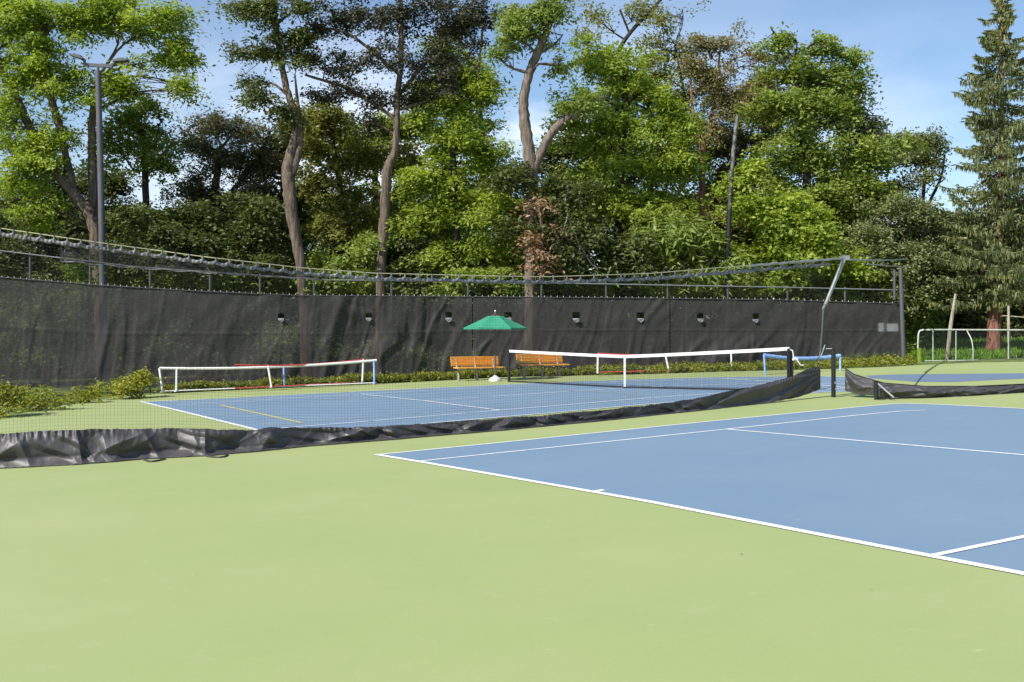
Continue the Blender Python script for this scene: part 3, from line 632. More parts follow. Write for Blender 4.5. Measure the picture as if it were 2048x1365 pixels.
def umbrella():
    b = G(991, 763); Y = b[1]; s = Y/F
    root = thing('market_umbrella', b, 'green canvas patio umbrella open over the left bench', 'umbrella')
    R = 63.5*s; zr = H+(YH-656)*s; zt = H+(YH-624.5)*s; cx = (990.5-CX)*s
    z0 = b[2]
    n = 6; sub = 6; V = []; Fq = []
    ang0 = math.radians(0)
    def ring(r, z, sag):
        out = []
        for k in range(n):
            for j in range(sub):
                t = j/sub; a0 = ang0+2*math.pi*k/n; a1 = ang0+2*math.pi*(k+1)/n
                p = np.array([math.cos(a0), math.sin(a0)])*(1-t)+np.array([math.cos(a1), math.sin(a1)])*t
                dip = 4*t*(1-t)
                out.append((cx+p[0]*r*(1-.04*dip), Y+p[1]*r*(1-.04*dip), z+sag*dip))
        return out
    def cone(name, rings, m, par):
        mb = MB(); k = n*sub; V = []; 
        for r in rings: V += ring(*r)
        f = [(i*k+j, i*k+(j+1) % k, (i+1)*k+(j+1) % k, (i+1)*k+j) for i in range(len(rings)-1) for j in range(k)]
        mb.add(V, f); return mb.build(name, m, par)
    hgt = zt-zr
    can = cone('canopy', [(R*.23, zr+hgt*.745, 0), (R*.45, zr+hgt*.52, -.012), (R*.72, zr+hgt*.26, -.022), (R, zr, -.01), (R*1.0, zr-.055, .0), (R*.985, zr-.05, 0), (R*.70, zr+hgt*.26-.02, -.02), (R*.22, zr+hgt*.72, 0)], M['canvas'], root)
    cone('vent_cap', [(R*.01, zt, 0), (R*.13, zr+hgt*.90, -.004), (R*.27, zr+hgt*.745, -.012), (R*.27, zr+hgt*.72, -.012), (R*.01, zr+hgt*.95, 0)], M['canvas'], can)
    mb = MB(); mb.tube([(cx, Y, z0+.12), (cx, Y, zt)], .032, 10); mb.build('pole', M['polewood'], root, True)
    mb = MB(); mb.tube([(cx, Y, zt-.01), (cx, Y, zt+.03), (cx, Y, zt+.055), (cx, Y, zt+.075)], [.015, .03, .03, .008], 10); mb.build('finial', M['white_metal'], root, True)
    for k in range(n):
        a = ang0+2*math.pi*k/n; mb = MB()
        mb.tube([(cx+math.cos(a)*R*.05, Y+math.sin(a)*R*.05, zt-.10), (cx+math.cos(a)*R*.97, Y+math.sin(a)*R*.97, zr-.012)], .011, 6)
        mb.tube([(cx+math.cos(a)*R*.03, Y+math.sin(a)*R*.03, zr-.05), (cx+math.cos(a)*R*.5, Y+math.sin(a)*R*.5, zr+hgt*.42)], .009, 6)
        mb.build('rib', M['polewood'], root)
    # scalloped weighted base
    mb = MB(); nb = 24; rings = []
    for r, z, sc in ((.21, 0, .05), (.215, .05, .05), (.15, .13, .03), (.07, .165, .0), (.045, .20, 0)):
        rings.append([(cx+math.cos(t)*r*(1+sc*4*math.cos(4*t)*.25), Y+math.sin(t)*r*(1+sc*4*math.cos(4*t)*.25), z0+z) for t in np.linspace(0, 2*math.pi, nb, endpoint=False)])
    f = [(i*nb+j, i*nb+(j+1) % nb, (i+1)*nb+(j+1) % nb, (i+1)*nb+j) for i in range(4) for j in range(nb)]
    mb.add(sum(rings, []), f); mb.build('base', M['whiteplastic'], root, True)
umbrella()

# ------------------------------------------------------------------ light poles
def light_pole():
    Y = 44.5; b = Vp(206, 600, Y); b[2] = gz(b[0]); root = thing('light_pole', b, 'tall grey light pole carrying two flat lamp heads on a crossbar, at the left', 'light pole')
    mb = MB(); mb.tube([b, Vp(205, 520, Y), Vp(201, 330, Y), Vp(196, 142, Y)], [.15, .135, .125, .115], 12); mb.build('pole', M['dark_pole'], root, True)
    mb = MB(); mb.tube([Vp(196, 143, Y), Vp(196, 133, Y)], [.06, .06], 8); mb.box(Vp(196, 131.5, Y), (58*Y/F, .12, .13), [(1, 0, -.06), (0, 1, 0), (.06, 0, 1)]); mb.build('crossbar', M['dark_pole'], root)
    for pa, pb, pc in (((170, 129), (168, 119), (143, 111)), ((224, 132), (230, 124), (256, 122))):
        mb = MB(); a, c, d = (Vp(*q, Y) for q in (pa, pb, pc))
        mb.tube([a, c], .06, 7)
        u = (d-c); L = np.linalg.norm(u); u /= L; w = np.array([0, 1, 0.]); v = np.cross(u, w)
        mid = (c+d)/2+[0, -.05, 0]
        mb.box(mid, (L*1.05, .42, .07), [u, w, v]); mb.box(mid+v*.06*(1 if v[2] > 0 else -1), (L*.55, .3, .07), [u, w, v])
        h = mb.build('lamp_head', M['dark_pole'], root)
        mb = MB(); mb.box(mid-v*.045*(1 if v[2] > 0 else -1), (L*.7, .34, .02), [u, w, v]); mb.build('lens', M['lens'], h)
light_pole()
def vine_pole():
    Y = 44.2; b = Vp(1453, 620, Y); b[2] = gz(b[0]); root = thing('light_pole', b, 'slim black pole at the right of centre, its pale mottled upper length rising among leaves', 'light pole')
    mb = MB(); mb.tube([b, Vp(1455.5, 500, Y), Vp(1459, 420, Y)], [.115, .105, .10], 12); mb.build('pole', M['black_metal'], root, True)
    mb = MB(); mb.tube(spline([Vp(1459, 420, Y), Vp(1463, 350, Y), Vp(1468, 290, Y), Vp(1475, 232, Y)], 22), np.linspace(.095, .075, 22), 9, rough=.06, rg=rng); mb.build('upper_pole', M['mottled'], root, True)
vine_pole()

# ------------------------------------------------------------------ vegetation
def leaves(cen, out, per, cr, flat, L, W, droop, rg, upw=.9):
    """cen (n,3) clump centres, out (n,3) outward directions -> leaf quads"""
    n = len(cen); N = n*per
    c = np.repeat(cen, per, 0); o = np.repeat(out, per, 0); sz = np.repeat(rg.uniform(.6, 1.25, n), per)
    # each clump is a tilted spray
    off = rg.normal(0, 1, (N, 3))*np.array([cr, cr, cr*flat])*sz[:, None]
    rad = np.linalg.norm(off[:, :2], axis=1)
    off[:, 2] -= droop*rad*rad/(cr+1e-6)*.5
    off += o*np.clip((off*o).sum(1), -cr, cr)[:, None]*.25
    p = c+off
    ax = rg.normal(0, 1, (N, 3)); ax[:, 2] = ax[:, 2]*.5-droop*.9; ax += o*.6; ax /= np.linalg.norm(ax, axis=1)[:, None]
    nm = rg.normal(0, .55, (N, 3))+np.array([0, 0, upw])+o*.55
    sd = np.cross(nm, ax); sd /= np.linalg.norm(sd, axis=1)[:, None]+1e-9; nn = np.cross(ax, sd)
    s = rg.uniform(.65, 1.3, N)[:, None]; l = L*s; w = W*s
    V = np.stack([p, p+ax*l*.45+sd*w*.5+nn*w*.15, p+ax*l, p+ax*l*.45-sd*w*.5+nn*w*.15], 1)
    return V.reshape(-1, 3)
def blob_points(blobs, Y, dens, rg, depth=.75, shell=.45, gap=0):
    cs = []; os_ = []
    for b in blobs:
        px, py, rx, ry = b[:4]; k = Y/F; c = Vp(px, py, Y+(b[4] if len(b) > 4 else 0)); rx *= k*1.14; ry *= k*1.14; rd = max(.6, depth*min(rx, 2.2))
        n = max(5, int(dens*math.pi*rx*ry))
        # leafy boughs: runs of clumps that leave the middle, fan out and droop at their tips
        R3 = np.array([rx, rd, ry]); ns = max(4, int(1.9*math.pi*rx*ry)); m = max(3, n//ns)
        sd_ = rg.normal(0, 1, (ns, 3)); sd_[:, 2] = np.where(sd_[:, 2] < -.5, -sd_[:, 2], sd_[:, 2]); sd_ /= np.linalg.norm(sd_, axis=1)[:, None]
        r0 = rg.uniform(.15, .55, ns); r1 = rg.uniform(.70, 1.05, ns)+np.where(rg.random(ns) < .22, rg.uniform(.1, .45, ns), 0)
        t = rg.random((ns, m))**.8
        d = np.repeat(sd_, m, 0); tt = t.ravel(); r = (r0[:, None]+(r1-r0)[:, None]*t).ravel()
        p = c+d*r[:, None]*R3
        fan = (.16+.30*np.sin(np.pi*np.clip(tt*.8+.1, 0, 1)))*min(1.0, .35+.4*min(rx, ry))
        p = p+rg.normal(0, 1, (ns*m, 3))*np.array([1, 1, .38])*fan[:, None]
        p[:, 2] -= .32*min(1.0, min(rx, ry))*tt**2*np.abs(np.hypot(d[:, 0], d[:, 1]))
        cs.append(p); os_.append(d)
    cs, os_ = np.concatenate(cs), np.concatenate(os_)
    if gap > 0:      # leafy tiers with gaps between them
        x, y, z = cs.T
        g = vnoise(x*.95+y*.35+40, z*1.7+y*.2+40, 91)*.6+vnoise(y*.9-x*.3+50, z*1.5+x*.25+40, 92)*.4+.35*vnoise(x*2.6+60, z*3.2+y*1.5+60, 93)
        k = g > np.quantile(g, gap); cs, os_ = cs[k], os_[k]
    return cs, os_
STYLE = dict(  # per, clump radius, flat, L, W, droop, density
 frond=(30, .25, .36, .20, .085, .55, 26), broad=(26, .23, .48, .185, .11, .40, 27), fine=(30, .23, .46, .145, .08, .38, 28),
 compound=(24, .36, .25, .38, .10, .75, 16), shrub=(24, .15, .6, .11, .07, .3, 60), sparse=(24, .25, .5, .16, .09, .4, 13))
def plant(name, label, cat, Y, stems, blobs, leaf, style, bark='bark', dens=1.0, group=None, limbs=True, seed=0, depth=.75, trunk_name='trunk', crown_name='crown', scale=1.0, gap=.22, slim=1.0):
    rg = np.random.default_rng(seed+int(blobs[0][0])+int(blobs[0][1])*7)
    k = Y/F
    b0 = Vp(stems[0][0][0], 0, Y) if stems else Vp(blobs[0][0], 0, Y)
    b0[2] = gz(b0[0]); root = thing(name, b0, label, cat, group)
    per, cr, flat, L, W, droop, dn = STYLE[style]
    cen, out = blob_points(blobs, Y, dn*dens/scale**2, rg, depth, gap=gap)
    keep = cen[:, 2] > b0[2]+.05; cen, out = cen[keep], out[keep]
    mb = MB(); paths = []
    for st in stems:
        P = [Vp(a, b, Y+(c[0] if c else 0)) for a, b, _, *c in st]; R = [r*k*slim for _, _, r, *c in st]
        if st is stems[0] and st[0][1] > 500: P[0] = np.array([P[0][0], P[0][1], b0[2]-.05])
        n = max(10, len(P)*7); Q = spline(P, n); Rr = np.interp(np.linspace(0, 1, n), np.linspace(0, 1, len(R)), R)
        Q = Q+rg.normal(0, 1, Q.shape)*Rr[:, None]*.05
        mb.tube(Q, Rr, 16, rough=.10, rg=rg); paths.append((Q, Rr))
    if limbs and paths:
        allQ = np.concatenate([q for q, _ in paths]); allR = np.concatenate([r for _, r in paths])
        for b in blobs:
            c = Vp(b[0], b[1], Y); d = np.linalg.norm(allQ-c, axis=1)+np.clip(allQ[:, 2]-c[2]+.6, 0, 9)*1.2; i = int(np.argmin(d)); a = allQ[i]
            mid = (a+c)/2+rg.normal(0, .18, 3)+[0, 0, .12*np.linalg.norm(c-a)]
            if np.linalg.norm(c-a) < .3: continue
            r0 = min(allR[i]*.55, .075); Q = spline([a, mid, c+rg.normal(0, .1, 3)], 9); mb.tube(Q, np.linspace(r0, .022, 9), 6)
            near = np.argsort(np.linalg.norm(cen-c, axis=1)+rg.uniform(0, 1.5, len(cen)))[:9]
            for j in near:
                s0 = Q[rg.integers(3, 9)]; mb.tube(spline([s0, (s0+cen[j])/2+rg.normal(0, .1, 3), cen[j]], 5), np.linspace(.02, .007, 5), 4, cap=False)
    if mb.n: mb.build(trunk_name, M[bark], root, True)
    V = leaves(cen, out, per, cr*scale, flat, L*scale, W*scale, droop, rg)
    mesh_np(crown_name, V, np.arange(len(V), dtype=np.int32).reshape(-1, 4), LEAF[leaf], root)
    return root

TREES = [
 # name, label, Y, stems, blobs, leaf, style, bark, density
 ('locust_tree', 'feathery bright green locust at far left, long leaning brown trunk behind the light pole', 46.5,
  [[(206, 600, 15), (192, 470, 14), (152, 395, 13), (105, 335, 12), (72, 280, 10), (30, 190, 9), (0, 130, 8), (-25, 60, 6)], [(150, 392, 8), (120, 260, 8), (92, 150, 9), (90, 60, 8), (70, -10, 6)], [(190, 520, 12, .5), (187, 400, 11, .5), (184, 250, 9, .5), (200, 150, 6, .5)]],
  [(40, 70, 90, 80), (140, 40, 90, 60), (230, 40, 80, 60), (320, 45, 60, 45), (350, 110, 45, 35), (300, 140, 60, 30), (372, 165, 26, 20), (385, 188, 14, 12), (100, 170, 95, 60), (20, 250, 50, 70), (110, 300, 60, 60), (230, 190, 60, 40), (20, 400, 60, 70), (90, 430, 55, 50), (60, 340, 50, 40)], 'bright', 'frond', 'bark', .95),
 ('maple_tree', 'mid green maple with a ragged edge against the sky, right of the light pole', 50,
  [[(300, 600, 9), (292, 400, 8), (285, 260, 5)]], [(285, 240, 45, 40), (310, 280, 40, 45), (250, 310, 50, 50), (330, 245, 20, 18), (300, 340, 45, 35), (240, 250, 40, 50)], 'mid', 'broad', 'barkdark', .8),
 ('oak_tree', 'broad dusky oak with sky showing through, left of the tallest leaning trunk', 52,
  [[(420, 620, 12), (425, 450, 11), (440, 300, 7)], [(425, 430, 7), (500, 340, 6), (530, 290, 4)]], [(430, 250, 60, 28), (385, 285, 45, 35), (480, 270, 55, 45), (420, 330, 75, 45), (510, 330, 60, 50), (360, 380, 50, 45), (450, 410, 80, 45), (530, 400, 40, 50), (540, 260, 40, 40), (400, 410, 60, 45)], 'dusky', 'fine', 'barkdark', .85),
 ('tall_tree', 'tall tree with thick burled forked trunk left of the dark backlit tree', 45.5,
  [[(614, 660, 17), (606, 565, 16), (592, 480, 16), (580, 390, 19), (577, 340, 20), (588, 280, 12), (592, 235, 10), (575, 185, 10), (562, 120, 9), (548, 20, 8), (540, -60, 6)], [(584, 350, 13), (600, 290, 9), (597, 230, 7), (590, 150, 2)]],
  [(530, 30, 55, 32), (480, 12, 30, 14), (600, 25, 45, 25), (510, 108, 40, 15), (478, 100, 20, 10), (590, 120, 40, 26), (505, 165, 26, 14), (530, 195, 40, 24), (560, 235, 40, 26), (620, 80, 40, 24), (545, 70, 30, 30)], 'dark', 'frond', 'bark', 1.05),
 ('backlit_tree', 'tree with backlit shade in its dark leaf colour, spreading black limbs at top centre and straight pale lower trunk', 46,
  [[(760, 660, 13), (762, 560, 13), (768, 450, 13), (775, 340, 13), (790, 300, 9), (795, 200, 8), (802, 100, 7), (800, -40, 6)], [(795, 240, 5), (700, 180, 5), (610, 150, 3)], [(798, 190, 5), (880, 90, 4), (955, -10, 3)], [(800, 150, 4), (700, 70, 4), (630, 55, 3)], [(800, 220, 4), (880, 190, 4), (960, 130, 3)], [(955, 160, 3), (965, 60, 3), (968, -20, 3)]],
  [(740, 40, 100, 40), (860, 40, 100, 50), (650, 130, 60, 30), (720, 120, 70, 30), (820, 130, 90, 40), (920, 90, 50, 50), (690, 190, 80, 22), (790, 200, 80, 30), (640, 60, 40, 22), (960, 40, 40, 40), (880, 170, 50, 30), (730, 245, 60, 25), (800, -40, 220, 30)], 'backlit', 'fine', 'bark', .80),
 ('olive_tree', 'rounded olive green tree filling the gap between the two tall left trunks', 50,
  [[(680, 620, 9), (685, 450, 8), (670, 300, 5)]], [(645, 240, 45, 45), (660, 310, 60, 60), (710, 340, 55, 60), (640, 390, 50, 50), (720, 430, 55, 50), (810, 310, 40, 50), (660, 470, 50, 50), (620, 270, 40, 50)], 'olive', 'broad', 'barkdark', .95),
 ('ash_tree', 'bright yellow green tree right of the pale straight trunk, draping down over the fence', 46.5,
  [[(915, 640, 10), (912, 450, 9), (905, 300, 7), (900, 170, 4)]], [(925, 160, 40, 35), (900, 215, 55, 40), (960, 200, 45, 45), (905, 290, 75, 55), (985, 290, 30, 45), (870, 360, 60, 45), (950, 360, 65, 50), (870, 440, 60, 50), (960, 430, 70, 50), (1010, 420, 35, 45), (900, 510, 60, 40), (990, 490, 55, 40), (860, 260, 35, 30)], 'bright', 'frond', 'barkdark', 1.05),
 ('forked_locust', 'rugged central locust with a bare curving trunk, forked low against open sky', 45.2,
  [[(1060, 640, 17), (1062, 450, 16), (1066, 365, 15), (1060, 320, 17), (1050, 250, 15), (1048, 200, 13), (1058, 150, 12), (1080, 95, 11), (1098, 50, 9), (1107, 0, 8), (1110, -50, 7)], [(1066, 345, 13), (1084, 302, 11), (1104, 266, 11), (1132, 240, 12), (1165, 226, 9), (1205, 195, 6)], [(1093, 65, 6), (1085, 35, 5)]],
  [(1040, 30, 45, 34), (1090, 15, 40, 34), (1122, 80, 22, 34), (1020, 75, 45, 22), (995, 115, 22, 26), (1125, 130, 16, 26), (1085, 60, 34, 22), (1160, 200, 30, 30)], 'mid', 'frond', 'barkgrey', 1.0),
 ('elm_tree', 'large lush green tree right of the forked locust, lit in broad yellow green tiers', 48,
  [[(1240, 640, 11), (1240, 400, 10), (1250, 200, 7), (1245, 120, 5)]], [(1190, 130, 42, 42), (1240, 130, 55, 42), (1180, 200, 55, 45), (1270, 200, 70, 50), (1200, 280, 75, 50), (1300, 270, 70, 50), (1160, 350, 50, 45), (1250, 350, 85, 50), (1340, 330, 55, 60), (1200, 430, 70, 50), (1300, 420, 75, 55), (1130, 250, 30, 30), (1345, 240, 40, 40)], 'bright', 'frond', 'barkdark', 1.0),
 ('thin_oak', 'thin crowned tree whose loose olive top and crooked limb stand above the lush tree', 52,
  [[(1212, 250, 4), (1225, 140, 5), (1250, 80, 6), (1305, 18, 5), (1340, -20, 3)], [(1260, 70, 3), (1240, 20, 3)], [(1380, 300, 5), (1370, 200, 4), (1350, 90, 3)]], [(1190, 40, 45, 35), (1260, 25, 50, 28), (1320, 40, 55, 35), (1370, 20, 35, 22), (1330, 105, 55, 40), (1375, 130, 35, 45), (1170, 85, 30, 30), (1300, 150, 50, 40), (1370, 200, 40, 50)], 'olive', 'sparse', 'barkdark', .95),
 ('bare_topped_tree', 'brownish olive tree with a reddish forked trunk, left of the mottled pole', 51,
  [[(1405, 640, 11), (1405, 320, 10), (1415, 270, 8), (1430, 200, 5), (1440, 100, 3)], [(1403, 310, 7), (1388, 240, 5), (1380, 160, 3)]], [(1420, 100, 34, 36), (1395, 170, 34, 50), (1450, 160, 40, 40), (1490, 105, 45, 40), (1540, 140, 45, 40), (1470, 220, 50, 40), (1420, 240, 40, 40), (1400, 80, 22, 22), (1520, 200, 40, 40)], 'brown', 'fine', 'barkred', .85),
 ('hickory_tree', 'tall sunlit hickory right of the mottled pole whose leafy top slopes down toward the spruce', 49,
  [[(1620, 640, 11), (1615, 400, 10), (1600, 220, 6), (1590, 120, 4)]], [(1555, 95, 40, 22), (1535, 62, 16, 8), (1570, 75, 14, 8), (1640, 100, 40, 22), (1655, 80, 16, 9), (1690, 118, 26, 20), (1590, 150, 55, 40), (1660, 165, 50, 40), (1710, 175, 24, 24), (1560, 220, 60, 45), (1640, 240, 70, 55), (1715, 235, 40, 40), (1760, 235, 22, 18), (1580, 310, 70, 50), (1670, 320, 70, 55), (1740, 310, 45, 50), (1795, 280, 30, 24), (1640, 400, 80, 50), (1740, 390, 60, 50), (1560, 390, 60, 50)], 'mid', 'broad', 'barkdark', .95),
 ('airy_tree', 'small airy grey green tree between the hickory and the spruce', 55,
  [[(1845, 640, 6), (1845, 450, 5), (1850, 330, 3)], [(1845, 430, 4), (1880, 360, 3), (1890, 310, 2)]], [(1835, 280, 40, 26), (1875, 290, 28, 28), (1820, 330, 35, 36), (1870, 345, 34, 34), (1840, 400, 40, 30), (1860, 300, 40, 34), (1800, 300, 30, 26)], 'grey', 'sparse', 'barkdark', 1.7),
 ('ailanthus', 'ailanthus sapling with long drooping compound leaves, left of the black pole', 44.6,
  [[(1375, 640, 5), (1372, 500, 4), (1368, 440, 3)]], [(1370, 450, 55, 36), (1330, 490, 45, 36), (1415, 490, 45, 36), (1375, 530, 60, 30), (1470, 520, 40, 30)], 'mid', 'compound', 'barkdark', 1.0),
 ('ivy_clad_stump', 'dense dark green climber heaped around the base of the forked locust', 44.6,
  [], [(1030, 380, 30, 50), (1100, 390, 40, 45), (1150, 400, 45, 45), (1180, 470, 55, 50), (1110, 480, 55, 55), (1240, 490, 50, 45), (1030, 480, 40, 50), (1270, 540, 60, 35), (1150, 550, 70, 30)], 'dark', 'broad', 'bark', 1.15),
 ('vine_mound', 'sunlit vine covered bush right of the black pole, spilling over the windscreen top', 44.8,
  [], [(1490, 350, 30, 50), (1500, 430, 45, 45), (1560, 440, 50, 45), (1530, 510, 60, 45), (1620, 500, 60, 50), (1590, 560, 70, 28), (1690, 540, 50, 40), (1650, 440, 45, 40)], 'bright', 'broad', 'bark', 1.1),
 ('hemlock', 'dark evergreen mass behind the tall end post at the right', 47,
  [[(1790, 700, 9), (1790, 500, 7)]], [(1760, 440, 55, 50), (1820, 450, 45, 50), (1770, 520, 60, 50), (1850, 530, 55, 50), (1760, 590, 60, 40), (1850, 600, 55, 50), (1900, 560, 45, 50), (1720, 480, 40, 45), (1900, 480, 40, 45), (1930, 560, 45, 50)], 'grey', 'fine', 'barkdark', 1.15),
]
TREES += [
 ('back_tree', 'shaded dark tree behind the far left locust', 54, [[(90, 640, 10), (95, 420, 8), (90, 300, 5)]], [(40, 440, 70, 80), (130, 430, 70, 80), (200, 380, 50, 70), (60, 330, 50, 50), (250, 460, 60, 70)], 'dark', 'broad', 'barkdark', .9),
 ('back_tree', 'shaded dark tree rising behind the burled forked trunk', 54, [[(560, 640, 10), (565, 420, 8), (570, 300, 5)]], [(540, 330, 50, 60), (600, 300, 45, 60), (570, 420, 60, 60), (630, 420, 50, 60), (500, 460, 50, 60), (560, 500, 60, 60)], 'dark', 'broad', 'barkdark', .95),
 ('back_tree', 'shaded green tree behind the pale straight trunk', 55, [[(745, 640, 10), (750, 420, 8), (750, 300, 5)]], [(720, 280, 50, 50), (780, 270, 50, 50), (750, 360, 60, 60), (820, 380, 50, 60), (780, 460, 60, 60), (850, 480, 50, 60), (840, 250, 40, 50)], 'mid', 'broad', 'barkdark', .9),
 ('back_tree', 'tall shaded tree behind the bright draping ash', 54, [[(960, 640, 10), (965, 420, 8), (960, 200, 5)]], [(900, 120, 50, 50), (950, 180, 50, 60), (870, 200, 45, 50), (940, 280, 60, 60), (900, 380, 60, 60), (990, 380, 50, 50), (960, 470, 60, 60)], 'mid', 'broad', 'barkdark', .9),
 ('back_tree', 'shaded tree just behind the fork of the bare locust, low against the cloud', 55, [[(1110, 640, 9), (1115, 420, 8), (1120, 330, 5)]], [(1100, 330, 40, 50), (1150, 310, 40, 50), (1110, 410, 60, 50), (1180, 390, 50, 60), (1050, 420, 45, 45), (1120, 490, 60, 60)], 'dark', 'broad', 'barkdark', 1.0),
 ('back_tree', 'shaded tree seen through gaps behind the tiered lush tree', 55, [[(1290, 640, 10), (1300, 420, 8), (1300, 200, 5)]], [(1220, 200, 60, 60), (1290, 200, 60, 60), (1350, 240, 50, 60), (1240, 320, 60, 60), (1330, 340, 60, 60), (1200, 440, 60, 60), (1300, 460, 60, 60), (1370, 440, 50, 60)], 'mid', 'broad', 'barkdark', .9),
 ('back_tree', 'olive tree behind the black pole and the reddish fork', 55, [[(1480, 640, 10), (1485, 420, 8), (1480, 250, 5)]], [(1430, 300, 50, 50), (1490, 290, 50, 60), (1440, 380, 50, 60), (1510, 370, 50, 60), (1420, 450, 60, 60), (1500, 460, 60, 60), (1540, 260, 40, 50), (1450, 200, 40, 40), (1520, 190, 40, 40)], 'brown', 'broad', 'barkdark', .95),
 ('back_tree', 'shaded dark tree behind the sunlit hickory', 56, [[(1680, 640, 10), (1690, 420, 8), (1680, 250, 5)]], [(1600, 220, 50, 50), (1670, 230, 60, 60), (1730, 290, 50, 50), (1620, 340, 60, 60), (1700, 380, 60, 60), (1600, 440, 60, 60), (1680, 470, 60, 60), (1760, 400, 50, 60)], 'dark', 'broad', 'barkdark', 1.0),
]
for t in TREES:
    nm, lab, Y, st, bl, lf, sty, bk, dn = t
    plant(nm, lab, 'tree' if nm not in ('vine_mound', 'ivy_clad_stump') else 'climber', Y, st, bl, lf, sty, bk, dn, group='trees behind the fence', slim={'forked_locust': .74, 'tall_tree': .68, 'backlit_tree': .76, 'locust_tree': .85, 'bare_topped_tree': .6, 'thin_oak': .7}.get(nm, .85))
SHRUBS = [
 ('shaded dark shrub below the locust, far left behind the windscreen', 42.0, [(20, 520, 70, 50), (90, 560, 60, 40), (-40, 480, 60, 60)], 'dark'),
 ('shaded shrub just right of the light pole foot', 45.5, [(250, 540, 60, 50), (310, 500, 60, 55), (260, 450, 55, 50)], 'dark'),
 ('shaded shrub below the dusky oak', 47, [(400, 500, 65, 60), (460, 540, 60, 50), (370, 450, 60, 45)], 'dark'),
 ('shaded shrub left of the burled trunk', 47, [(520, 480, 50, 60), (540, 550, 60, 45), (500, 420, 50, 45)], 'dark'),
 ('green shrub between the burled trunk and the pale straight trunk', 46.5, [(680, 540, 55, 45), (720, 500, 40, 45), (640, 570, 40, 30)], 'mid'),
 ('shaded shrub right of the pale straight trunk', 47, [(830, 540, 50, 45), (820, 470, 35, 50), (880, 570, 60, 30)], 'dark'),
 ('green shrub under the bright draping tree, behind the umbrella', 45.5, [(960, 560, 60, 35), (1020, 560, 40, 35)], 'mid'),
]
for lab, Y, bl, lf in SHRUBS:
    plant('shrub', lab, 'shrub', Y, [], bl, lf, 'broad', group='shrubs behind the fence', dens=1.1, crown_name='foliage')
# spruce
def spruce():
    Y = 46.0; k = Y/F; rg = np.random.default_rng(5); b = Vp(1989, 735, Y); b[2] = gz(b[0])+.2
    root = thing('spruce_tree', b, 'tall spruce with drooping boughs and a reddish trunk at the far right', 'tree')
    mb = MB(); P = [b-[0, 0, .2], Vp(1988, 700, Y), Vp(1990, 600, Y), Vp(2000, 430, Y), Vp(2004, 250, Y), Vp(2002, 100, Y), Vp(2000, -30, Y)]
    Q = spline(P, 50); R = np.interp(np.linspace(0, 1, 50), [0, .08, .2, .5, 1], [.55, .36, .30, .16, .02]); mb.tube(Q, R, 12, rough=.06, rg=rg); bo = MB()
    V = []
    for y in np.arange(-25, 590, 7.5):
        c = np.array([np.interp(y, [-30, 100, 250, 430, 600], [2000, 2002, 2004, 2000, 1990]), y]); c3 = Vp(c[0], c[1], Y)
        ln = np.interp(y, [-30, 0, 60, 130, 210, 300, 420, 520, 590], [6, 22, 48, 75, 105, 108, 118, 140, 120])*k
        for _ in range(3 if y < 380 else 5):
            a = rg.uniform(0, 2*np.pi); l = ln*rg.uniform(.42, 1.12); d = np.array([math.cos(a), math.sin(a), 0])
            up = -.10-.22*np.clip(y/500, 0, 1)+rg.normal(0, .05)
            tip = c3+d*l+[0, 0, up*l]; mid = c3+d*l*.55+[0, 0, up*l*.75-.07*l]; tip[2] += .10*l
            q = spline([c3, mid, tip], 8); bo.tube(q, np.linspace(.03, .007, 8), 4, cap=False)
            n = int(34+l*66); t = rg.random(n)**.75; p = np.stack([np.interp(t, np.linspace(0, 1, 8), q[:, j]) for j in range(3)], 1)
            side = np.cross(d, [0, 0, 1.]); wv = (1-t)*.5+.12; p = p+side*(rg.normal(0, .30, n)*l*.30*wv/.3)[:, None]
            hang = rg.random(n) < .6
            ax = np.where(hang[:, None], np.array([0, 0, -1.])+rg.normal(0, .18, (n, 3)), d*.8+side*rg.normal(0, .7, n)[:, None]+rg.normal(0, .15, (n, 3))+[0, 0, .1])
            ax /= np.linalg.norm(ax, axis=1)[:, None]
            sd = np.cross(ax, rg.normal(0, 1, (n, 3))); sd /= np.linalg.norm(sd, axis=1)[:, None]
            L = rg.uniform(.12, .32, n)[:, None]; W = rg.uniform(.04, .08, n)[:, None]
            V.append(np.stack([p, p+ax*L*.4+sd*W*.5, p+ax*L, p+ax*L*.4-sd*W*.5], 1).reshape(-1, 3))
    mb.build('trunk', M['barkred'], root, True); bo.build('boughs', M['barkdark'], root)
    V = np.concatenate(V); mesh_np('crown', V, np.arange(len(V)).reshape(-1, 4), LEAF['spruce'], root)
spruce()
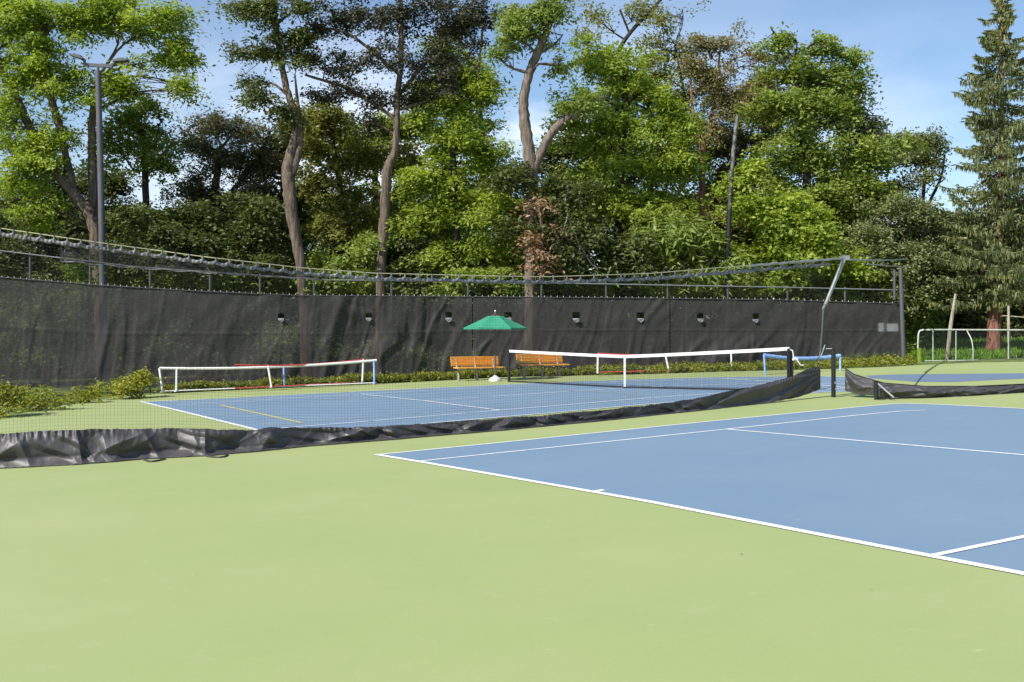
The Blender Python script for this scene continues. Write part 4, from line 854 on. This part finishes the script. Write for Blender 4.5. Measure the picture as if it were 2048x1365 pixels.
# far wood that reads as one dark mass behind everything
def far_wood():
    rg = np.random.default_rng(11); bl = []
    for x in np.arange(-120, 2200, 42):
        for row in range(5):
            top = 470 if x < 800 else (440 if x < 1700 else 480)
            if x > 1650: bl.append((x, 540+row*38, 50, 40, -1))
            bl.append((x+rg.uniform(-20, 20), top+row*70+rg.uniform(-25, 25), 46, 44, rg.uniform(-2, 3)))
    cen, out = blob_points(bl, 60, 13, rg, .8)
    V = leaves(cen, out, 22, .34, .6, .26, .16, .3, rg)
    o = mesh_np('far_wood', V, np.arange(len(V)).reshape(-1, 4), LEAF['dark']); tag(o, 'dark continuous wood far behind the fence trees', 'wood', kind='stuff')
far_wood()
def undergrowth():
    rg = np.random.default_rng(21); bl = []
    for x in np.arange(-140, 1850, 40):
        for y in (560, 610, 660, 710):
            bl.append((x+rg.uniform(-15, 15), y+rg.uniform(-15, 20), 40, 34, rg.uniform(-1, 2.5)))
    cen, out = blob_points(bl, 48, 14, rg, .8); cen = cen[cen[:, 2] > S*np.clip(cen[:, 0], -24, 24)]; out = out[:len(cen)]
    V = leaves(cen, out, 22, .28, .6, .2, .12, .3, rg)
    o = mesh_np('undergrowth', V, np.arange(len(V)).reshape(-1, 4), LEAF['mid']); tag(o, 'continuous shaded undergrowth close behind the windscreens', 'undergrowth', kind='stuff')
undergrowth()
# dead hanging branch and bare grey branches
def dead_things():
    r = plant('dead_bough', 'brown withered bough hanging over the fence below the forked locust', 'dead branch', 44.0, [[(1075, 400, 3), (1085, 470, 2.5), (1080, 540, 2)]], [(1072, 410, 14, 14), (1088, 450, 15, 20), (1078, 500, 14, 20), (1092, 532, 13, 16), (1062, 482, 10, 14), (1112, 465, 9, 10)], 'dead', 'frond', 'bark', .9, limbs=False, trunk_name='branch', crown_name='leaves')
    Y = 43.9; b = Vp(1150, 480, Y); root = thing('bare_branch', b, 'tangle of bare pale curved branches right of the withered bough', 'dead branch')
    for pts in ([(1130, 390), (1136, 430), (1150, 470), (1175, 500), (1195, 540)], [(1136, 430), (1125, 470), (1120, 510), (1128, 550)], [(1150, 470), (1160, 500), (1155, 530), (1165, 552)], [(1120, 480), (1100, 500), (1110, 530), (1125, 545)], [(1160, 490), (1185, 530), (1210, 538)]):
        mb = MB(); mb.tube(spline([Vp(x, y, Y+.1*i) for i, (x, y) in enumerate(pts)], 14), np.linspace(.045, .018, 14), 6); mb.build('limb', M['palewood'], root, True)
dead_things()
# shrubs in front of the fence at the left
FRONT = [
 ('bright yellow green shrub beside the white net frame', [(262, 772, 34, 22), (290, 760, 20, 18), (240, 780, 22, 12), (215, 770, 14, 14)], 34.6),
 ('yellow flecked shrub at the left edge of the frame', [(10, 785, 28, 20), (30, 800, 24, 18), (-20, 790, 30, 26)], 27.6),
 ('low yellow green shrub lying along the court edge, second from the left', [(70, 808, 34, 16), (110, 800, 26, 14)], 29.5),
 ('low dark and yellow shrub between the edge shrub and the net frame', [(150, 797, 30, 10), (190, 792, 24, 8)], 32.5),
 ('trailing shrub hugging the corner of the green court at the left edge', [(0, 826, 36, 10), (-40, 834, 30, 14)], 27.0),
]
for lab, bl, Y in FRONT:
    plant('shrub', lab, 'shrub', Y, [], bl, 'yellow', 'shrub', group='shrubs before the fence', dens=1.25, crown_name='foliage', depth=.9, gap=.15)
def ground_cover():
    rg = np.random.default_rng(3); px = np.concatenate([rg.uniform(330, 1590, 5200), rg.uniform(1590, 1830, 500)]); ed = np.array(edge, float)
    y0 = np.interp(px, ed[:, 0], ed[:, 1]); Y0 = np.array([gY(a, b) for a, b in zip(px, y0)]); Y1 = interp(FP, px)-.15
    Y = Y0+.12+(np.maximum(Y1-Y0, .5)-.12)*rg.random(len(px)); X = (px-CX)*Y/F
    hgt = np.where(px < 1000, .14, .07)+.15*vnoise(px*.03, px*0, 6); z = S*X+rg.random(len(px))*hgt
    cen = np.stack([X, Y, z], 1); d = rg.normal(0, .5, cen.shape)+[0, -.4, .8]; d /= np.linalg.norm(d, axis=1)[:, None]
    V = leaves(cen, d, 9, .07, .7, .13, .06, .1, rg); V[:, 2] = np.maximum(V[:, 2], S*V[:, 0]+.004)
    tag(mesh_np('ground_cover', V, np.arange(len(V)).reshape(-1, 4), LEAF['vine']), 'low leafy ground cover along the foot of the back fence', 'ground cover', kind='stuff')
ground_cover()

def fallen_leaves():
    rg = np.random.default_rng(17); first = None
    spots = [(921, 1100), (1747, 1181), (640, 978), (395, 1150), (1010, 1010), (300, 945), (1480, 1110)]
    labs = ['tiny dark fallen leaf fleck on the green court surface']
    for k, (x, y) in enumerate(spots):
        p = G(x, y, .004)
        if first is None:
            mb = MB(); mb.add([(0, 0, .001), (.018, .009, .006), (.042, 0, .004), (.018, -.010, .003)], [(0, 1, 2, 3)]); mb.add([(-.012, .001, .002), (0, .001, .002), (0, -.001, .002)], [(0, 1, 2)])
            o = first = mb.build('fallen_leaf', LEAF['dead'])
        else: o = first.copy(); scene.collection.objects.link(o)
        o.location = p; o.rotation_euler = (0, 0, rg.uniform(0, 6.28)); sc_ = rg.uniform(.4, .75); o.scale = (sc_, sc_, sc_)
        tag(o, labs[0], 'leaf', 'fallen leaves on the green court')
fallen_leaves()

# ------------------------------------------------------------------ field side at the far right
def field():
    rg = np.random.default_rng(9); n = 60000
    X = rg.uniform(13, 32, n); Y = rg.uniform(40, 60, n); Y = np.where(Y < 43, 43+rg.random(n)*4, Y)
    far = np.clip((Y-44)/8, 0, 1)*np.clip((X-8)/6, 0, 1); z = S*np.clip(X, -24, 24)-.02+far*.35
    p = np.stack([X, Y, z], 1); ax = rg.normal(0, .35, (n, 3))+[0, 0, 1]; sd = rg.normal(0, 1, (n, 3)); sd[:, 2] = 0; sd /= np.linalg.norm(sd, axis=1)[:, None]
    L = rg.uniform(.08, .2, n)[:, None]; W = .05
    V = np.stack([p-sd*W/2, p+sd*W/2, p+ax*L+sd*W*.2, p+ax*L-sd*W*.2], 1).reshape(-1, 3)
    tag(mesh_np('grass', V, np.arange(len(V)).reshape(-1, 4), M['grass']), 'bright grass of the field beyond the low netted frame', 'grass', kind='stuff')
    Y = 42.0; b = Vp(1940, 725, Y); root = thing('goal_frame', b, 'low goal-like netted frame with a pale top rail in front of the spruce trunk', 'goal frame')
    Bt = lambda px: np.array([Vp(p, np.interp(p, [1835, 2120], [660, 661]), Y) for p in np.atleast_1d(px)])
    Bb = lambda px: np.array([Vp(p, np.interp(p, [1835, 2120], [728, 724]), Y) for p in np.atleast_1d(px)])
    p = np.linspace(1846, 2120, 30); mb = MB(); mb.tube(np.concatenate([[Vp(1836, 730, Y), Vp(1836, 690, Y), Vp(1837, 668, Y), Vp(1840, 662, Y)], Bt(p)]), .036, 8); mb.build('top_rail', M['palerail'], root, True)
    mb = MB(); q = Bt(p)*.08+Bb(p)*.92; mb.tube(q, .024, 6); mb.build('bottom_rail', M['palerail'], root, True)
    for x in (1866, 1912, 2017, 2090):
        mb = MB(); mb.tube([Bb(x)[0]-[0, 0, .1], Bt(x)[0]], .022, 8); mb.build('post', M['palerail'], root, True)
    for x in (1934,):
        mb = MB(); mb.tube(spline([Vp(x, 662, Y-.05), Vp(x+9, 680, Y-.3), Vp(x+12, 700, Y-.45), Vp(x+12, 730, Y-.5)], 12), .024, 6); mb.build('curved_stay', M['palerail'], root, True)
    def fun(u, v):
        px = 1838+u*282; a = Bt(px); c = Bb(px); return a*(1-v[:, None])+c*v[:, None]+[0, .02, 0]
    net_wires('net', fun, 110, 28, .0045, 3, 10, M['netting'], root)
    mb = MB(); mb.tube([Vp(1893, 735, Y+1), Vp(1900, 660, Y+1), Vp(1911, 588, Y+1)], [.09, .08, .05], 8, rough=.1, rg=rg); tag(mb.build('leaning_post', M['palewood'], None, True), 'leaning bleached timber post beyond the low netted frame', 'post')
    mb = MB(); mb.tube([Vp(2018, 735, Y+.4), Vp(2017, 612, Y+.4)], [.06, .05], 8); mb.tube([Vp(2005, 632, Y+.45), Vp(2060, 636, Y+.45)], .03, 6); tag(mb.build('thin_post', M['palewood'], None, True), 'thin upright pale post with a crossbar, right of the spruce trunk', 'post')
    # green padded post cover
    mb = MB(); mb.tube([Vp(1839, 730, Y-.1), Vp(1839, 697, Y-.1)], .09, 10); tag(mb.build('post_pad', LEAF['bright'], None, True), 'bright green pad wrapped on the left post of the low netted frame', 'pad')
field()
